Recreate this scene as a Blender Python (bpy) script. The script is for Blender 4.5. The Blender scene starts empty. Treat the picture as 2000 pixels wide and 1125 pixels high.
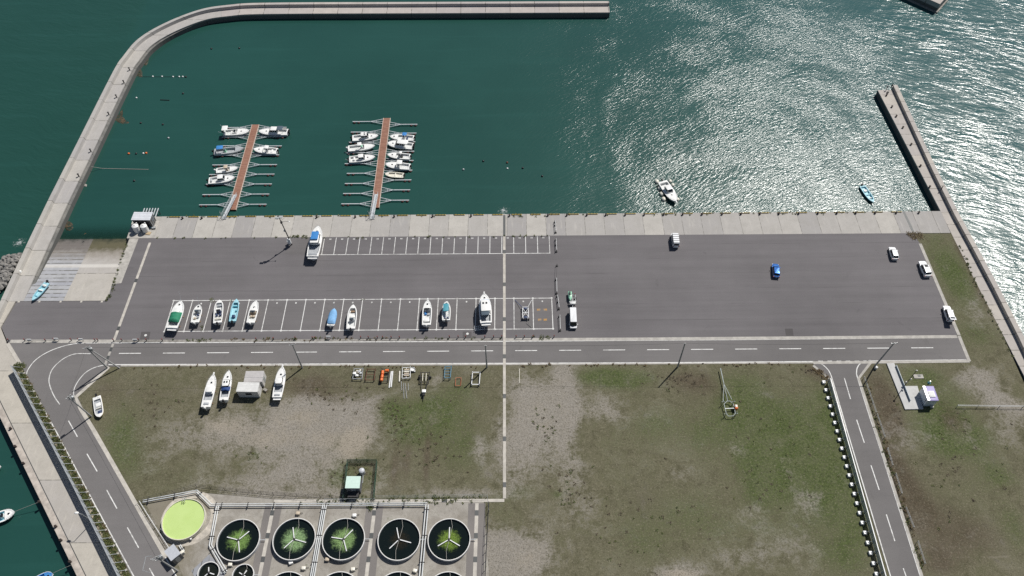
import bpy, bmesh, math, random
from mathutils import Vector, Matrix
import numpy as np
R = math.radians
random.seed(7)
SC = bpy.context.scene
COL = SC.collection

# ------------------------------------------------------------------ camera
FPX, HGT, PITCH, ROLL = 1562.0, 154.0, R(53.2), R(0.4)
cam_d = bpy.data.cameras.new('camera'); cam = bpy.data.objects.new('camera', cam_d); COL.objects.link(cam)
cam_d.sensor_width = 36; cam_d.lens = FPX / 2000 * 36; cam_d.clip_start = 1; cam_d.clip_end = 5000
cam.matrix_world = Matrix.Translation((0, 0, HGT)) @ Matrix.Rotation(R(90) - PITCH, 4, 'X') @ Matrix.Rotation(-ROLL, 4, 'Z')
SC.camera = cam

# ------------------------------------------------------------------ sky + sun + exposure
SUN_EL, SUN_AZ = R(53), R(43)          # azimuth from +Y towards +X
world = bpy.data.worlds.new('World'); SC.world = world; world.use_nodes = True
wn = world.node_tree; wn.nodes.clear()
sky = wn.nodes.new('ShaderNodeTexSky'); sky.sky_type = 'NISHITA'; sky.sun_disc = False
sky.sun_elevation = SUN_EL; sky.sun_rotation = SUN_AZ
bg = wn.nodes.new('ShaderNodeBackground'); bg.inputs[1].default_value = 0.05
wo = wn.nodes.new('ShaderNodeOutputWorld')
wn.links.new(sky.outputs[0], bg.inputs[0]); wn.links.new(bg.outputs[0], wo.inputs[0])
sun_d = bpy.data.lights.new('sun', 'SUN'); sun_d.energy = 4.6; sun_d.angle = R(0.53); sun_d.color = (1.0, 0.965, 0.91)
sun = bpy.data.objects.new('sun', sun_d); COL.objects.link(sun)
sd = Vector((math.cos(SUN_EL) * math.sin(SUN_AZ), math.cos(SUN_EL) * math.cos(SUN_AZ), math.sin(SUN_EL)))
sun.rotation_euler = sd.to_track_quat('Z', 'Y').to_euler()
SC.view_settings.view_transform = 'Standard'; SC.view_settings.look = 'None'
SC.view_settings.exposure = 0.0; SC.view_settings.gamma = 1
SC.cycles.use_denoising = False
SC.cycles.max_bounces = 6; SC.cycles.sample_clamp_indirect = 4

WATER_Z = -1.9

# ------------------------------------------------------------------ pixel of the survey photo -> point of the site
def at(x, y, z=0.0):
    u, v = (x - 1000) / FPX, (y - 562.5) / FPX
    c, s = math.cos(ROLL), math.sin(ROLL)
    u, v = c * u - s * v, s * u + c * v
    d = Vector((u, math.cos(PITCH) - v * math.sin(PITCH), -math.sin(PITCH) - v * math.cos(PITCH)))
    t = (z - HGT) / d.z
    return Vector((d.x * t, d.y * t, z))
def ats(pts, z=0.0): return [at(p[0], p[1], z) for p in pts]
def zoomed(x0, y0, k):
    return lambda x, y: (x0 + x / k, y0 + y / k)

# ------------------------------------------------------------------ materials
MATS = {}
class NT:
    """small node helper"""
    def __init__(s, name):
        s.m = bpy.data.materials.new(name); s.m.use_nodes = True; s.t = s.m.node_tree
        s.b = s.t.nodes['Principled BSDF']; s.out = s.t.nodes['Material Output']
    def n(s, typ, **kw):
        nd = s.t.nodes.new(typ)
        for k, v in kw.items():
            if k in ('op',): nd.operation = v
            elif hasattr(nd, k): setattr(nd, k, v)
        return nd
    def set(s, sock, v):
        if isinstance(v, bpy.types.NodeSocket): s.t.links.new(v, sock)
        elif isinstance(v, tuple) and len(v) == 3 and sock.type == 'RGBA': sock.default_value = (*v, 1)
        else: sock.default_value = v
    def pos(s):
        return s.n('ShaderNodeNewGeometry').outputs['Position']
    def obj(s):
        return s.n('ShaderNodeTexCoord').outputs['Object']
    def mapping(s, vec, scale=(1, 1, 1), rot=(0, 0, 0), loc=(0, 0, 0)):
        m = s.n('ShaderNodeMapping'); s.set(m.inputs[0], vec)
        m.inputs['Scale'].default_value = scale; m.inputs['Rotation'].default_value = rot; m.inputs['Location'].default_value = loc
        return m.outputs[0]
    def noise(s, vec, scale, detail=3, rough=.55, dist=0.0, col=False):
        n = s.n('ShaderNodeTexNoise'); s.set(n.inputs['Vector'], vec)
        n.inputs['Scale'].default_value = scale; n.inputs['Detail'].default_value = detail
        n.inputs['Roughness'].default_value = rough; n.inputs['Distortion'].default_value = dist
        return n.outputs['Color' if col else 'Fac']
    def math(s, op, a, b=0.0, c=0.0, clamp=False):
        n = s.n('ShaderNodeMath'); n.operation = op; n.use_clamp = clamp
        for i, v in enumerate((a, b, c)): s.set(n.inputs[i], v)
        return n.outputs[0]
    def ramp(s, v, lo, hi, a=0.0, b=1.0, smooth=True):
        n = s.n('ShaderNodeMapRange'); n.interpolation_type = 'SMOOTHSTEP' if smooth else 'LINEAR'
        for i, x in enumerate((v, lo, hi, a, b)): s.set(n.inputs[i], x)
        return n.outputs[0]
    def mix(s, f, a, b, blend='MIX'):
        n = s.n('ShaderNodeMix'); n.data_type = 'RGBA'; n.blend_type = blend
        s.set(n.inputs[0], f); s.set(n.inputs[6], a); s.set(n.inputs[7], b)
        return n.outputs[2]
    def sep(s, v):
        n = s.n('ShaderNodeSeparateXYZ'); s.set(n.inputs[0], v); return n.outputs
    def bump(s, h, strength=.5, dist=.05):
        n = s.n('ShaderNodeBump'); s.set(n.inputs['Height'], h)
        n.inputs['Strength'].default_value = strength; n.inputs['Distance'].default_value = dist
        s.t.links.new(n.outputs[0], s.b.inputs['Normal'])
        return n.outputs[0]
    def base(s, v): s.set(s.b.inputs['Base Color'], v)
    def rough(s, v): s.set(s.b.inputs['Roughness'], v)

def mat(name, col, rough=.5, metal=0.0, var=.12, scale=3.0, spec=.5, coat=0.0, use_obj=True):
    """plain painted / bare surface with a little procedural dirt and tone variation"""
    if name in MATS: return MATS[name]
    t = NT(name)
    v = t.obj() if use_obj else t.pos()
    n = t.noise(v, scale, 4, .6)
    f = t.ramp(n, .3, .75)
    dark = tuple(c * (1 - var) for c in col); light = tuple(min(.9, c * (1 + var * .5)) for c in col)
    t.base(t.mix(f, dark, light))
    t.rough(t.ramp(n, .2, .8, max(.03, rough - .08), min(1, rough + .1)))
    t.b.inputs['Metallic'].default_value = metal
    t.b.inputs['Specular IOR Level'].default_value = spec
    if coat: t.b.inputs['Coat Weight'].default_value = coat
    MATS[name] = t.m
    return t.m

WHITE = mat('gelcoat_white', (.80, .80, .78), .25, var=.05)
CREAM = mat('gelcoat_cream', (.72, .69, .60), .35, var=.08)
NONSKID = mat('deck_nonskid', (.66, .67, .66), .6, var=.1)
GREYDECK = mat('deck_grey', (.38, .40, .42), .6, var=.15)
SKYBLUE = mat('gelcoat_light_blue', (.33, .62, .73), .35, var=.08)
SKYDECK = mat('deck_light_blue', (.36, .64, .72), .5, var=.12)
TARPBLUE = mat('canvas_blue', (.04, .22, .55), .75, var=.2)
TARPNAVY = mat('canvas_navy', (.02, .06, .20), .75, var=.2)
TARPPALE = mat('canvas_pale_blue', (.20, .42, .70), .7, var=.2)
TARPGREEN = mat('canvas_green', (.02, .22, .12), .75, var=.25)
TEAL = mat('canvas_teal', (.06, .30, .38), .6, var=.15)
GLASS = mat('dark_glass', (.012, .016, .022), .08, var=.1, spec=.6)
GREYGLASS = mat('smoked_glass', (.10, .13, .16), .12, var=.1)
BLACK = mat('black_plastic', (.018, .018, .02), .4)
RUBBER = mat('rubber', (.025, .025, .026), .8)
NAVY = mat('navy_vinyl', (.03, .05, .12), .5)
BEIGE = mat('beige_vinyl', (.50, .42, .32), .6)
TAN = mat('tan_vinyl', (.30, .20, .12), .6)
STEEL = mat('galvanised_steel', (.42, .44, .45), .5, .25, var=.2)
ALU = mat('aluminium', (.56, .59, .61), .45, .12, var=.12)
WHITEPAINT = mat('white_painted_metal', (.74, .75, .75), .45, var=.1)
DARKMETAL = mat('dark_weathered_metal', (.05, .048, .05), .6, .3, var=.3)
RUST = mat('rusty_steel', (.17, .07, .045), .85, .1, var=.45)
ORANGE = mat('orange_plastic', (.75, .16, .03), .5, var=.15)
ORANGEPAINT = mat('orange_painted_steel', (.45, .15, .07), .7, var=.3)
BLUEPAINT = mat('blue_painted_steel', (.08, .24, .36), .6, var=.3)
POLEGREY = mat('concrete_pole', (.36, .36, .35), .85, var=.15)
CONC = mat('cast_concrete', (.43, .41, .375), .9, var=.22, scale=.8)
CONCL = mat('pale_concrete', (.50, .47, .42), .9, var=.2, scale=.8)
CONCD = mat('stained_concrete', (.30, .285, .26), .9, var=.35, scale=1.2)
RED = mat('red_post_paint', (.22, .035, .03), .6, var=.3)
TYRE = mat('tyre_rubber', (.02, .02, .02), .85)
WHEELRIM = mat('wheel_alloy', (.45, .46, .47), .3, .8)
CARWHITE = mat('car_paint_white', (.80, .81, .82), .2, var=.03, coat=.6)
CARBLUE = mat('car_paint_blue', (.01, .12, .42), .18, .35, var=.05, coat=1.0)
LAMPGLASS = mat('headlamp_lens', (.7, .72, .74), .1)
TAILRED = mat('tail_lamp_lens', (.35, .02, .02), .2)
ROPE = mat('grey_rope', (.30, .30, .27), .9)
GRATE = mat('steel_grate', (.10, .105, .105), .6, .4, var=.3, scale=8)
YELLOW = mat('buoy_yellow', (.75, .50, .05), .5)
SKIN = mat('skin', (.45, .27, .19), .55)
CLOTHDARK = mat('dark_clothing', (.03, .035, .045), .9)
CLOTHBLUE = mat('denim_clothing', (.06, .08, .14), .9)
CLOTHGREY = mat('grey_clothing', (.22, .22, .24), .9)
HAIR = mat('dark_hair', (.012, .010, .009), .6)
MINT = mat('mint_roof_sheet', (.56, .72, .64), .5, var=.06)
PURPLE = mat('purple_painted_roof', (.32, .28, .52), .5, var=.08)
GREENPLASTIC = mat('green_gelcoat', (.35, .68, .48), .3, var=.1)

def leaf_mat(name, a, b, scale=1.5):
    t = NT(name); n = t.noise(t.pos(), scale, 3)
    n2 = t.noise(t.pos(), 9, 2)
    t.base(t.mix(t.ramp(t.math('ADD', t.math('MULTIPLY', n, .6), t.math('MULTIPLY', n2, .4)), .35, .65), a, b)); t.rough(.7)
    return t.m
LEAF = leaf_mat('weed_leaves', (.035, .055, .015), (.12, .13, .035))
LEAFDRY = leaf_mat('dry_weed_leaves', (.09, .06, .03), (.17, .13, .06))
KELP = leaf_mat('kelp', (.040, .032, .018), (.13, .085, .045), .8)
def _kelp():
    T = NT.__new__(NT); T.m = KELP; T.t = KELP.node_tree; T.b = T.t.nodes['Principled BSDF']; T.out = T.t.nodes['Material Output']
    tr = T.n('ShaderNodeBsdfTransparent'); ms = T.n('ShaderNodeMixShader')
    T.set(ms.inputs[0], T.ramp(T.noise(T.pos(), 1.1, 4, .75), .40, .60, .85, .12))
    T.t.links.new(T.b.outputs[0], ms.inputs[1]); T.t.links.new(tr.outputs[0], ms.inputs[2]); T.t.links.new(ms.outputs[0], T.out.inputs[0])
_kelp()

def roof_ribbed(name, col, per=.35):
    t = NT(name)
    o = t.obj(); x = t.sep(o)[1]
    w = t.math('FRACT', t.math('DIVIDE', x, per))
    n = t.noise(o, 1.2, 4)
    c = t.mix(t.ramp(n, .35, .75), tuple(k * .86 for k in col), col)
    c = t.mix(t.ramp(w, .86, .95), c, tuple(k * .6 for k in col))
    t.base(c); t.rough(.45)
    return t.m
RIBWHITE = roof_ribbed('white_ribbed_roof', (.72, .72, .70), .45)
RIBGREY = roof_ribbed('grey_ribbed_roof', (.52, .50, .49), .3)
RIBPALE = roof_ribbed('pale_sheet_roof', (.66, .68, .72), .9)

def asphalt(name, base, streak=.5, seam=True):
    t = NT(name); p = t.pos()
    big = t.noise(p, .035, 5, .62)
    mid = t.noise(t.mapping(p, (.02, .55, 1)), 1.0, 4, .6)
    fine = t.noise(p, 3.5, 3, .7)
    grit = t.noise(p, 14, 2, .8)
    v = t.math('ADD', t.math('MULTIPLY', big, .9), t.math('MULTIPLY', mid, streak))
    v = t.math('ADD', v, t.math('MULTIPLY', fine, .28))
    v = t.math('ADD', v, t.math('MULTIPLY', grit, .25))
    f = t.ramp(v, .55, 1.35, 0, 1, False)
    dk = tuple(c * .70 for c in base); lt = tuple(c * 1.30 for c in base)
    c = t.mix(f, dk, lt)
    if seam:
        y = t.sep(p)[1]
        w = t.math('ADD', y, t.math('MULTIPLY', t.noise(p, .3, 2), .35))
        s = t.math('ABSOLUTE', t.math('SUBTRACT', t.math('FRACT', t.math('DIVIDE', w, 4.6)), .5))
        sm = t.ramp(s, .485, .498)
        sm = t.math('MULTIPLY', sm, t.ramp(t.noise(t.mapping(p, (.06, .3, 1)), 1, 3), .46, .62, 0, .65))
        c = t.mix(sm, c, tuple(k * .42 for k in base))
    st = t.noise(p, .16, 4, .65, 1.2)                      # oil and tyre stains
    c = t.mix(t.ramp(st, .62, .78, 0, .45), c, tuple(k * .6 for k in base))
    t.base(c); t.rough(.92); t.b.inputs['Specular IOR Level'].default_value = .25
    t.bump(grit, .4, .01)
    return t.m
ASPH = asphalt('lot_asphalt', (.143, .135, .139))
ROADM = asphalt('road_asphalt', (.168, .160, .158), .3, False)
YARDASPH = asphalt('yard_asphalt', (.21, .195, .185), .2, False)

def paint(name, wear=.5, col=(.78, .78, .76)):
    t = NT(name); p = t.pos()
    n = t.noise(p, 1.1, 5, .7); n2 = t.noise(p, .09, 2)
    f = t.ramp(t.math('ADD', n, t.math('MULTIPLY', n2, .35)), .62, .86, 0, wear)
    t.base(t.mix(f, col, (.22, .21, .20))); t.rough(.8)
    return t.m
PAINT = paint('road_paint', .6, (.70, .70, .68))
PAINTWORN = paint('worn_road_paint', .75, (.62, .62, .60))
PAINTFADE = paint('faded_road_paint', 1.0, (.40, .39, .38))
YELLOWPAINT = paint('faded_orange_paint', 1.0, (.40, .22, .06))

def slab_concrete(name, base, per, origin, axis=0, contrast=.3, jointw=.06, cross=None, tide_shade=.85):
    """cast bays: every bay its own tone, dark open joints, stains"""
    t = NT(name); p = t.pos(); xyz = t.sep(p)
    q = t.math('DIVIDE', t.math('SUBTRACT', xyz[axis], origin), per)
    cell = t.math('FLOOR', q)
    wn_ = t.n('ShaderNodeTexWhiteNoise'); wn_.noise_dimensions = '1D'; t.set(wn_.inputs['W'], cell)
    tone = wn_.outputs['Value']
    warm = t.mix(t.ramp(tone, .0, 1.0, 0, 1, False), tuple(c * (1 - contrast) for c in (base[0], base[1] * 1.01, base[2] * 1.08)), tuple(c * (1 + contrast * .5) for c in base))
    big = t.noise(p, .35, 5, .65); fine = t.noise(p, 2.2, 4, .7)
    stn = t.noise(t.mapping(p, (1.2, .18, 1)), 1.0, 4, .6)
    c = t.mix(t.ramp(big, .35, .75, 0, .45), warm, tuple(k * .72 for k in base))
    c = t.mix(t.ramp(fine, .45, .8, 0, .35), c, tuple(k * .62 for k in base))
    c = t.mix(t.ramp(stn, .52, .75, 0, .45), c, tuple(k * 1.18 for k in base))
    fr = t.math('FRACT', q)
    d = t.math('MINIMUM', fr, t.math('SUBTRACT', 1.0, fr))
    j = t.ramp(d, jointw / per * .5, jointw / per * 1.2, .85, 0)
    j = t.math('MULTIPLY', j, t.ramp(t.noise(p, .8, 3), .38, .55, .25, 1))
    c = t.mix(j, c, (.10, .095, .08))
    if cross:
        q2 = t.math('DIVIDE', xyz[1 - axis], cross); f2 = t.math('FRACT', q2)
        d2 = t.math('MINIMUM', f2, t.math('SUBTRACT', 1.0, f2))
        c = t.mix(t.ramp(d2, .004, .012, .6, 0), c, (.12, .11, .10))
    zs = t.math('ADD', xyz[2], t.math('MULTIPLY', big, .5))
    c = t.mix(t.ramp(zs, .15, -.35, 0, tide_shade), c, (.07, .074, .07))  # wet algae stain towards the water, also carrying the wall faces' shade in colour
    t.base(c); t.rough(.93); t.b.inputs['Specular IOR Level'].default_value = .2
    t.bump(fine, .3, .02)
    return t.m
APRON = slab_concrete('quay_concrete', (.425, .405, .37), 4.98, -90.8, contrast=.22)
BWCONC = slab_concrete('breakwater_concrete', (.43, .41, .375), 8.0, 0, axis=1, contrast=.10, jointw=.10)
BWCONCX = slab_concrete('breakwater_arm_concrete', (.45, .41, .375), 8.0, 0, axis=0, contrast=.12, jointw=.12)
PIERCONC = slab_concrete('pier_concrete', (.46, .425, .38), 4.2, 0, axis=1, contrast=.10, jointw=.10)
LQUAY = slab_concrete('left_quay_concrete', (.45, .42, .365), 13.0, 2, axis=1, contrast=.10, jointw=.08)
RAMPB = slab_concrete('slip_blue_concrete', (.37, .375, .385), 1.25, 112.2, axis=1, contrast=.08, jointw=.16, tide_shade=0)
RAMPC = slab_concrete('slip_concrete', (.43, .405, .36), 9.0, 112.2, axis=1, contrast=.08, jointw=.10, tide_shade=0)

# ------------------------------------------------------------------ mesh builder
class MB:
    def __init__(s): s.v, s.f, s.M = [], [], Matrix()
    def add(s, vs, fs):
        b = len(s.v)
        s.v += [tuple(s.M @ Vector(v)) for v in vs]; s.f += [tuple(b + i for i in f) for f in fs]
        return s
    def at(s, loc=(0, 0, 0), rz=0, rx=0, ry=0):
        s.M = Matrix.Translation(loc) @ Matrix.Rotation(rz, 4, 'Z') @ Matrix.Rotation(ry, 4, 'Y') @ Matrix.Rotation(rx, 4, 'X'); return s
    def box(s, c, d, rz=0, taper=1.0):
        x, y, z = (k / 2 for k in d); C, S = math.cos(rz), math.sin(rz)
        vs = []
        for sz, k in ((-z, 1), (z, taper)):
            for sx, sy in ((-x, -y), (x, -y), (x, y), (-x, y)):
                X, Y = sx * k, sy * k
                vs.append((c[0] + X * C - Y * S, c[1] + X * S + Y * C, c[2] + sz))
        return s.add(vs, [(3, 2, 1, 0), (4, 5, 6, 7), (0, 1, 5, 4), (1, 2, 6, 5), (2, 3, 7, 6), (3, 0, 4, 7)])
    def prism(s, poly, z0, z1, inset=0.0):
        n = len(poly)
        ar = sum(poly[i][0] * poly[(i + 1) % n][1] - poly[(i + 1) % n][0] * poly[i][1] for i in range(n))
        if ar < 0: poly = list(poly)[::-1]
        lo = [(p[0], p[1], z0) for p in poly]; hi = [(p[0], p[1], z1) for p in poly]
        fs = [tuple(range(n - 1, -1, -1))] + [(i, (i + 1) % n, n + (i + 1) % n, n + i) for i in range(n)]
        if inset:
            cx = sum(p[0] for p in poly) / n; cy = sum(p[1] for p in poly) / n
            rr = [(p[0] + (cx - p[0]) * inset / max(.01, math.hypot(p[0] - cx, p[1] - cy)), p[1] + (cy - p[1]) * inset / max(.01, math.hypot(p[0] - cx, p[1] - cy))) for p in poly]
            hi2 = [(p[0], p[1], z1) for p in rr]; hi = [(p[0], p[1], z1 - inset * .6) for p in poly]
            fs += [(n + i, n + (i + 1) % n, 2 * n + (i + 1) % n, 2 * n + i) for i in range(n)] + [tuple(range(2 * n, 3 * n))]
            return s.add(lo + hi + hi2, fs)
        return s.add(lo + hi, fs + [tuple(range(n, 2 * n))])
    def tube(s, p0, p1, r, n=6, r1=None):
        p0, p1 = Vector(p0), Vector(p1); d = p1 - p0
        if d.length < 1e-6: return s
        q = d.to_track_quat('Z', 'Y').to_matrix(); r1 = r if r1 is None else r1
        vs = []
        for p, k in ((p0, r), (p1, r1)):
            for i in range(n):
                a = 2 * math.pi * i / n; vs.append(tuple(p + q @ Vector((k * math.cos(a), k * math.sin(a), 0))))
        return s.add(vs, [(i, (i + 1) % n, n + (i + 1) % n, n + i) for i in range(n)] + [tuple(range(n - 1, -1, -1)), tuple(range(n, 2 * n))])
    def path(s, pts, r, n=6):
        for a, b in zip(pts, pts[1:]): s.tube(a, b, r, n)
        return s
    def bar(s, p0, p1, w, h):
        p0, p1 = Vector(p0), Vector(p1); d = p1 - p0; L = d.length
        if L < 1e-6: return s
        d = d / L
        side = Vector((-d.y, d.x, 0)); side = side.normalized() if side.length > 1e-4 else Vector((1, 0, 0))
        up = d.cross(side) * -1
        vs = []
        for p in (p0, p1):
            for a, b in ((-1, -1), (1, -1), (1, 1), (-1, 1)): vs.append(tuple(p + side * a * w / 2 + up * b * h / 2))
        return s.add(vs, [(0, 1, 2, 3), (7, 6, 5, 4), (0, 4, 5, 1), (1, 5, 6, 2), (2, 6, 7, 3), (3, 7, 4, 0)])
    def lathe(s, prof, c=(0, 0, 0), n=16, cap=True):
        vs = []
        for r, z in prof:
            for i in range(n):
                a = 2 * math.pi * i / n; vs.append((c[0] + r * math.cos(a), c[1] + r * math.sin(a), c[2] + z))
        fs = []
        for k in range(len(prof) - 1):
            for i in range(n):
                j = (i + 1) % n; fs.append((k * n + i, k * n + j, (k + 1) * n + j, (k + 1) * n + i))
        if cap: fs += [tuple(range(n - 1, -1, -1)), tuple(range((len(prof) - 1) * n, len(prof) * n))]
        return s.add(vs, fs)
    def loft(s, rings, close=True, caps=True):
        n = len(rings[0]); vs = [p for r in rings for p in r]; fs = []
        for k in range(len(rings) - 1):
            for i in range(n if close else n - 1):
                j = (i + 1) % n; fs.append((k * n + i, k * n + j, (k + 1) * n + j, (k + 1) * n + i))
        if caps: fs += [tuple(range(n - 1, -1, -1)), tuple(range((len(rings) - 1) * n, len(rings) * n))]
        return s.add(vs, fs)
    def blob(s, c, r, n=8, m=5, sq=(1, 1, 1), jit=0.0, rng=random):
        rings = []
        for k in range(m + 1):
            ph = math.pi * k / m - math.pi / 2; ring = []
            for i in range(n):
                a = 2 * math.pi * i / n; j = 1 + (rng.random() - .5) * jit
                q = max(.02, math.cos(ph))
                ring.append((c[0] + r * sq[0] * q * math.cos(a) * j, c[1] + r * sq[1] * q * math.sin(a) * j, c[2] + r * sq[2] * math.sin(ph) * j))
            rings.append(ring)
        return s.loft(rings)
    def build(s, name, m, parent=None, smooth=True, ang=.7):
        me = bpy.data.meshes.new(name); me.from_pydata(s.v, [], s.f); me.materials.append(m)
        if smooth:
            me.shade_smooth(); me.set_sharp_from_angle(angle=ang)
        me.validate(); me.update()
        o = bpy.data.objects.new(name, me); COL.objects.link(o)
        if parent: o.parent = parent
        return o

def rrect(lx, ly, r, n=3, cx=0, cy=0):
    out = []
    for sx, sy, a0 in ((1, 1, 0), (-1, 1, 90), (-1, -1, 180), (1, -1, 270)):
        for k in range(n + 1):
            a = R(a0 + 90 * k / n); out.append((cx + sx * (lx / 2 - r) + r * math.cos(a), cy + sy * (ly / 2 - r) + r * math.sin(a)))
    return out
def tag(o, label=None, cat=None, group=None, kind=None):
    for k, v in (('label', label), ('category', cat), ('group', group), ('kind', kind)):
        if v: o[k] = v
    return o
def thing(name, label, cat, loc=(0, 0, 0), rz=0, group=None):
    o = bpy.data.objects.new(name, None); COL.objects.link(o); o.empty_display_size = .3
    o.location = loc; o.rotation_euler = (0, 0, rz)
    return tag(o, label, cat, group)
CH = {}
def kids(o): return [c for c in bpy.data.objects if c.parent == o]
def copy_tree(o, loc=None, rz=None, label=None, parent=None, group=None, scale=None):
    ks = list(o.children)
    c = o.copy(); COL.objects.link(c)
    if parent: c.parent = parent
    if loc is not None: c.location = loc
    if rz is not None: c.rotation_euler = (0, 0, rz)
    if scale is not None: c.scale = scale
    if label: c['label'] = label
    if group: c['group'] = group
    for k in ks: copy_tree(k, parent=c)
    return c
def struct(name, mb, m, smooth=False, kind='structure'):
    return tag(mb.build(name, m, None, smooth), kind=kind)
def sheet(poly, z):
    n = len(poly); ar = sum(poly[i][0] * poly[(i + 1) % n][1] - poly[(i + 1) % n][0] * poly[i][1] for i in range(n))
    p = list(poly) if ar > 0 else list(poly)[::-1]
    return [(q[0], q[1], z) for q in p], [tuple(range(n))]
ORD = ['first', 'second', 'third', 'fourth', 'fifth', 'sixth', 'seventh', 'eighth', 'ninth', 'tenth', 'eleventh', 'twelfth', 'thirteenth', 'fourteenth', 'fifteenth', 'sixteenth', 'seventeenth', 'eighteenth', 'nineteenth', 'twentieth']
def nth(i):
    if i < 20: return ORD[i]
    t = (i + 1) // 10; u = (i + 1) % 10
    tens = {2: 'twenty', 3: 'thirty', 4: 'forty', 5: 'fifty'}
    full = {2: 'twentieth', 3: 'thirtieth', 4: 'fortieth', 5: 'fiftieth'}
    return full[t] if u == 0 else tens[t] + '-' + ORD[u - 1]

# ================================================================== WATER
def make_water():
    t = NT('sea_water'); p = t.pos(); xyz = t.sep(p)
    X, Y = xyz[0], xyz[1]
    # open sea beyond the pier and the harbour mouth / sheltered basin
    open_r = t.ramp(X, 108, 122)
    mouth = t.ramp(t.math('ADD', X, t.math('MULTIPLY', t.noise(p, .03, 3), 40)), 8, 74)
    open_l = t.ramp(X, -123, -119, 1, 0)
    open_t = t.ramp(Y, 231, 240)
    warp = t.n('ShaderNodeVectorMath'); warp.operation = 'ADD'
    nz = t.n('ShaderNodeVectorMath'); nz.operation = 'SCALE'
    t.set(nz.inputs[0], t.noise(p, .05, 2, .5, 0, True)); nz.inputs['Scale'].default_value = 9.0
    t.set(warp.inputs[0], p); t.set(warp.inputs[1], nz.outputs[0]); w = warp.outputs[0]
    # long crests coming in on the open side, diagonal chop in the mouth, fine capillaries everywhere
    def wave(vec, ang, along, across, detail=2, rough=.5, dist=.4):
        return t.noise(t.mapping(t.mapping(vec, rot=(0, 0, -R(ang))), (along, across, 1)), 1.0, detail, rough, dist)
    swell = wave(w, -18, .12, .50, 2)
    mid_ = wave(w, -20, .36, 1.45, 2, .6)
    chop = wave(w, 36, .46, 1.6, 3, .6)
    chop2 = wave(w, 14, .85, 2.1, 2, .6)
    fine = wave(p, 25, 2.0, 3.6, 2, .6)
    gust = t.ramp(t.noise(p, .035, 4, .6, .6), .32, .66, .62, 1.2)
    inner = t.math('ADD', .22, t.math('MULTIPLY', mouth, .78))
    hA = t.math('ADD', t.math('MULTIPLY', chop, .37), t.math('ADD', t.math('MULTIPLY', chop2, .22), t.math('MULTIPLY', fine, .10)))
    hA = t.math('MULTIPLY', hA, inner)
    hB = t.math('ADD', t.math('MULTIPLY', swell, .58), t.math('ADD', t.math('MULTIPLY', mid_, .245), t.math('ADD', t.math('MULTIPLY', chop2, .10), t.math('MULTIPLY', fine, .07))))
    op = t.math('MAXIMUM', open_r, t.math('MULTIPLY', t.math('MAXIMUM', open_l, open_t), .6))
    h = t.math('ADD', t.math('MULTIPLY', hA, t.math('SUBTRACT', 1.0, op)), t.math('MULTIPLY', hB, op))
    h = t.math('MULTIPLY', h, gust)
    t.bump(h, 1.0, .40)
    body = t.noise(p, .018, 4, .6)
    c = t.mix(t.ramp(body, .3, .7), (.0135, .0575, .0475), (.017, .069, .057))
    east_sheen = t.ramp(t.math('ADD', X, t.math('MULTIPLY', Y, .35)), 60, 220)
    c = t.mix(t.math('MULTIPLY', east_sheen, .8), c, (.018, .082, .086))  # paler teal seaward: sky reflection and glitter put into the body colour
    c = t.mix(t.math('MULTIPLY', open_l, .55), c, (.015, .060, .044))
    streak = t.noise(t.mapping(p, (.02, .3, 1), (0, 0, R(8))), 1, 4, .65)
    c = t.mix(t.ramp(streak, .5, .75, 0, .30), c, (.022, .085, .072))
    t.b.inputs['Specular IOR Level'].default_value = .85; t.base(c); t.rough(.235); t.b.inputs['IOR'].default_value = 1.333
    # shallow clear water over the slipway: the submerged concrete shows through
    clear = t.math('MULTIPLY', t.math('MULTIPLY', t.ramp(Y, 139.5, 132.5), t.ramp(Y, 110, 112)), t.math('MULTIPLY', t.ramp(X, -118.5, -117.5), t.ramp(X, -96, -98)))
    tr = t.n('ShaderNodeBsdfTransparent'); tr.inputs[0].default_value = (.55, .78, .72, 1)
    ms = t.n('ShaderNodeMixShader'); t.set(ms.inputs[0], t.math('MULTIPLY', clear, .8))
    t.t.links.new(t.b.outputs[0], ms.inputs[1]); t.t.links.new(tr.outputs[0], ms.inputs[2])
    t.t.links.new(ms.outputs[0], t.out.inputs[0])
    mb = MB(); mb.add([(-1500, -900, WATER_Z), (1500, -900, WATER_Z), (1500, 2500, WATER_Z), (-1500, 2500, WATER_Z)], [(0, 1, 2, 3)])
    struct('water', mb, t.m)
make_water()

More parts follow.
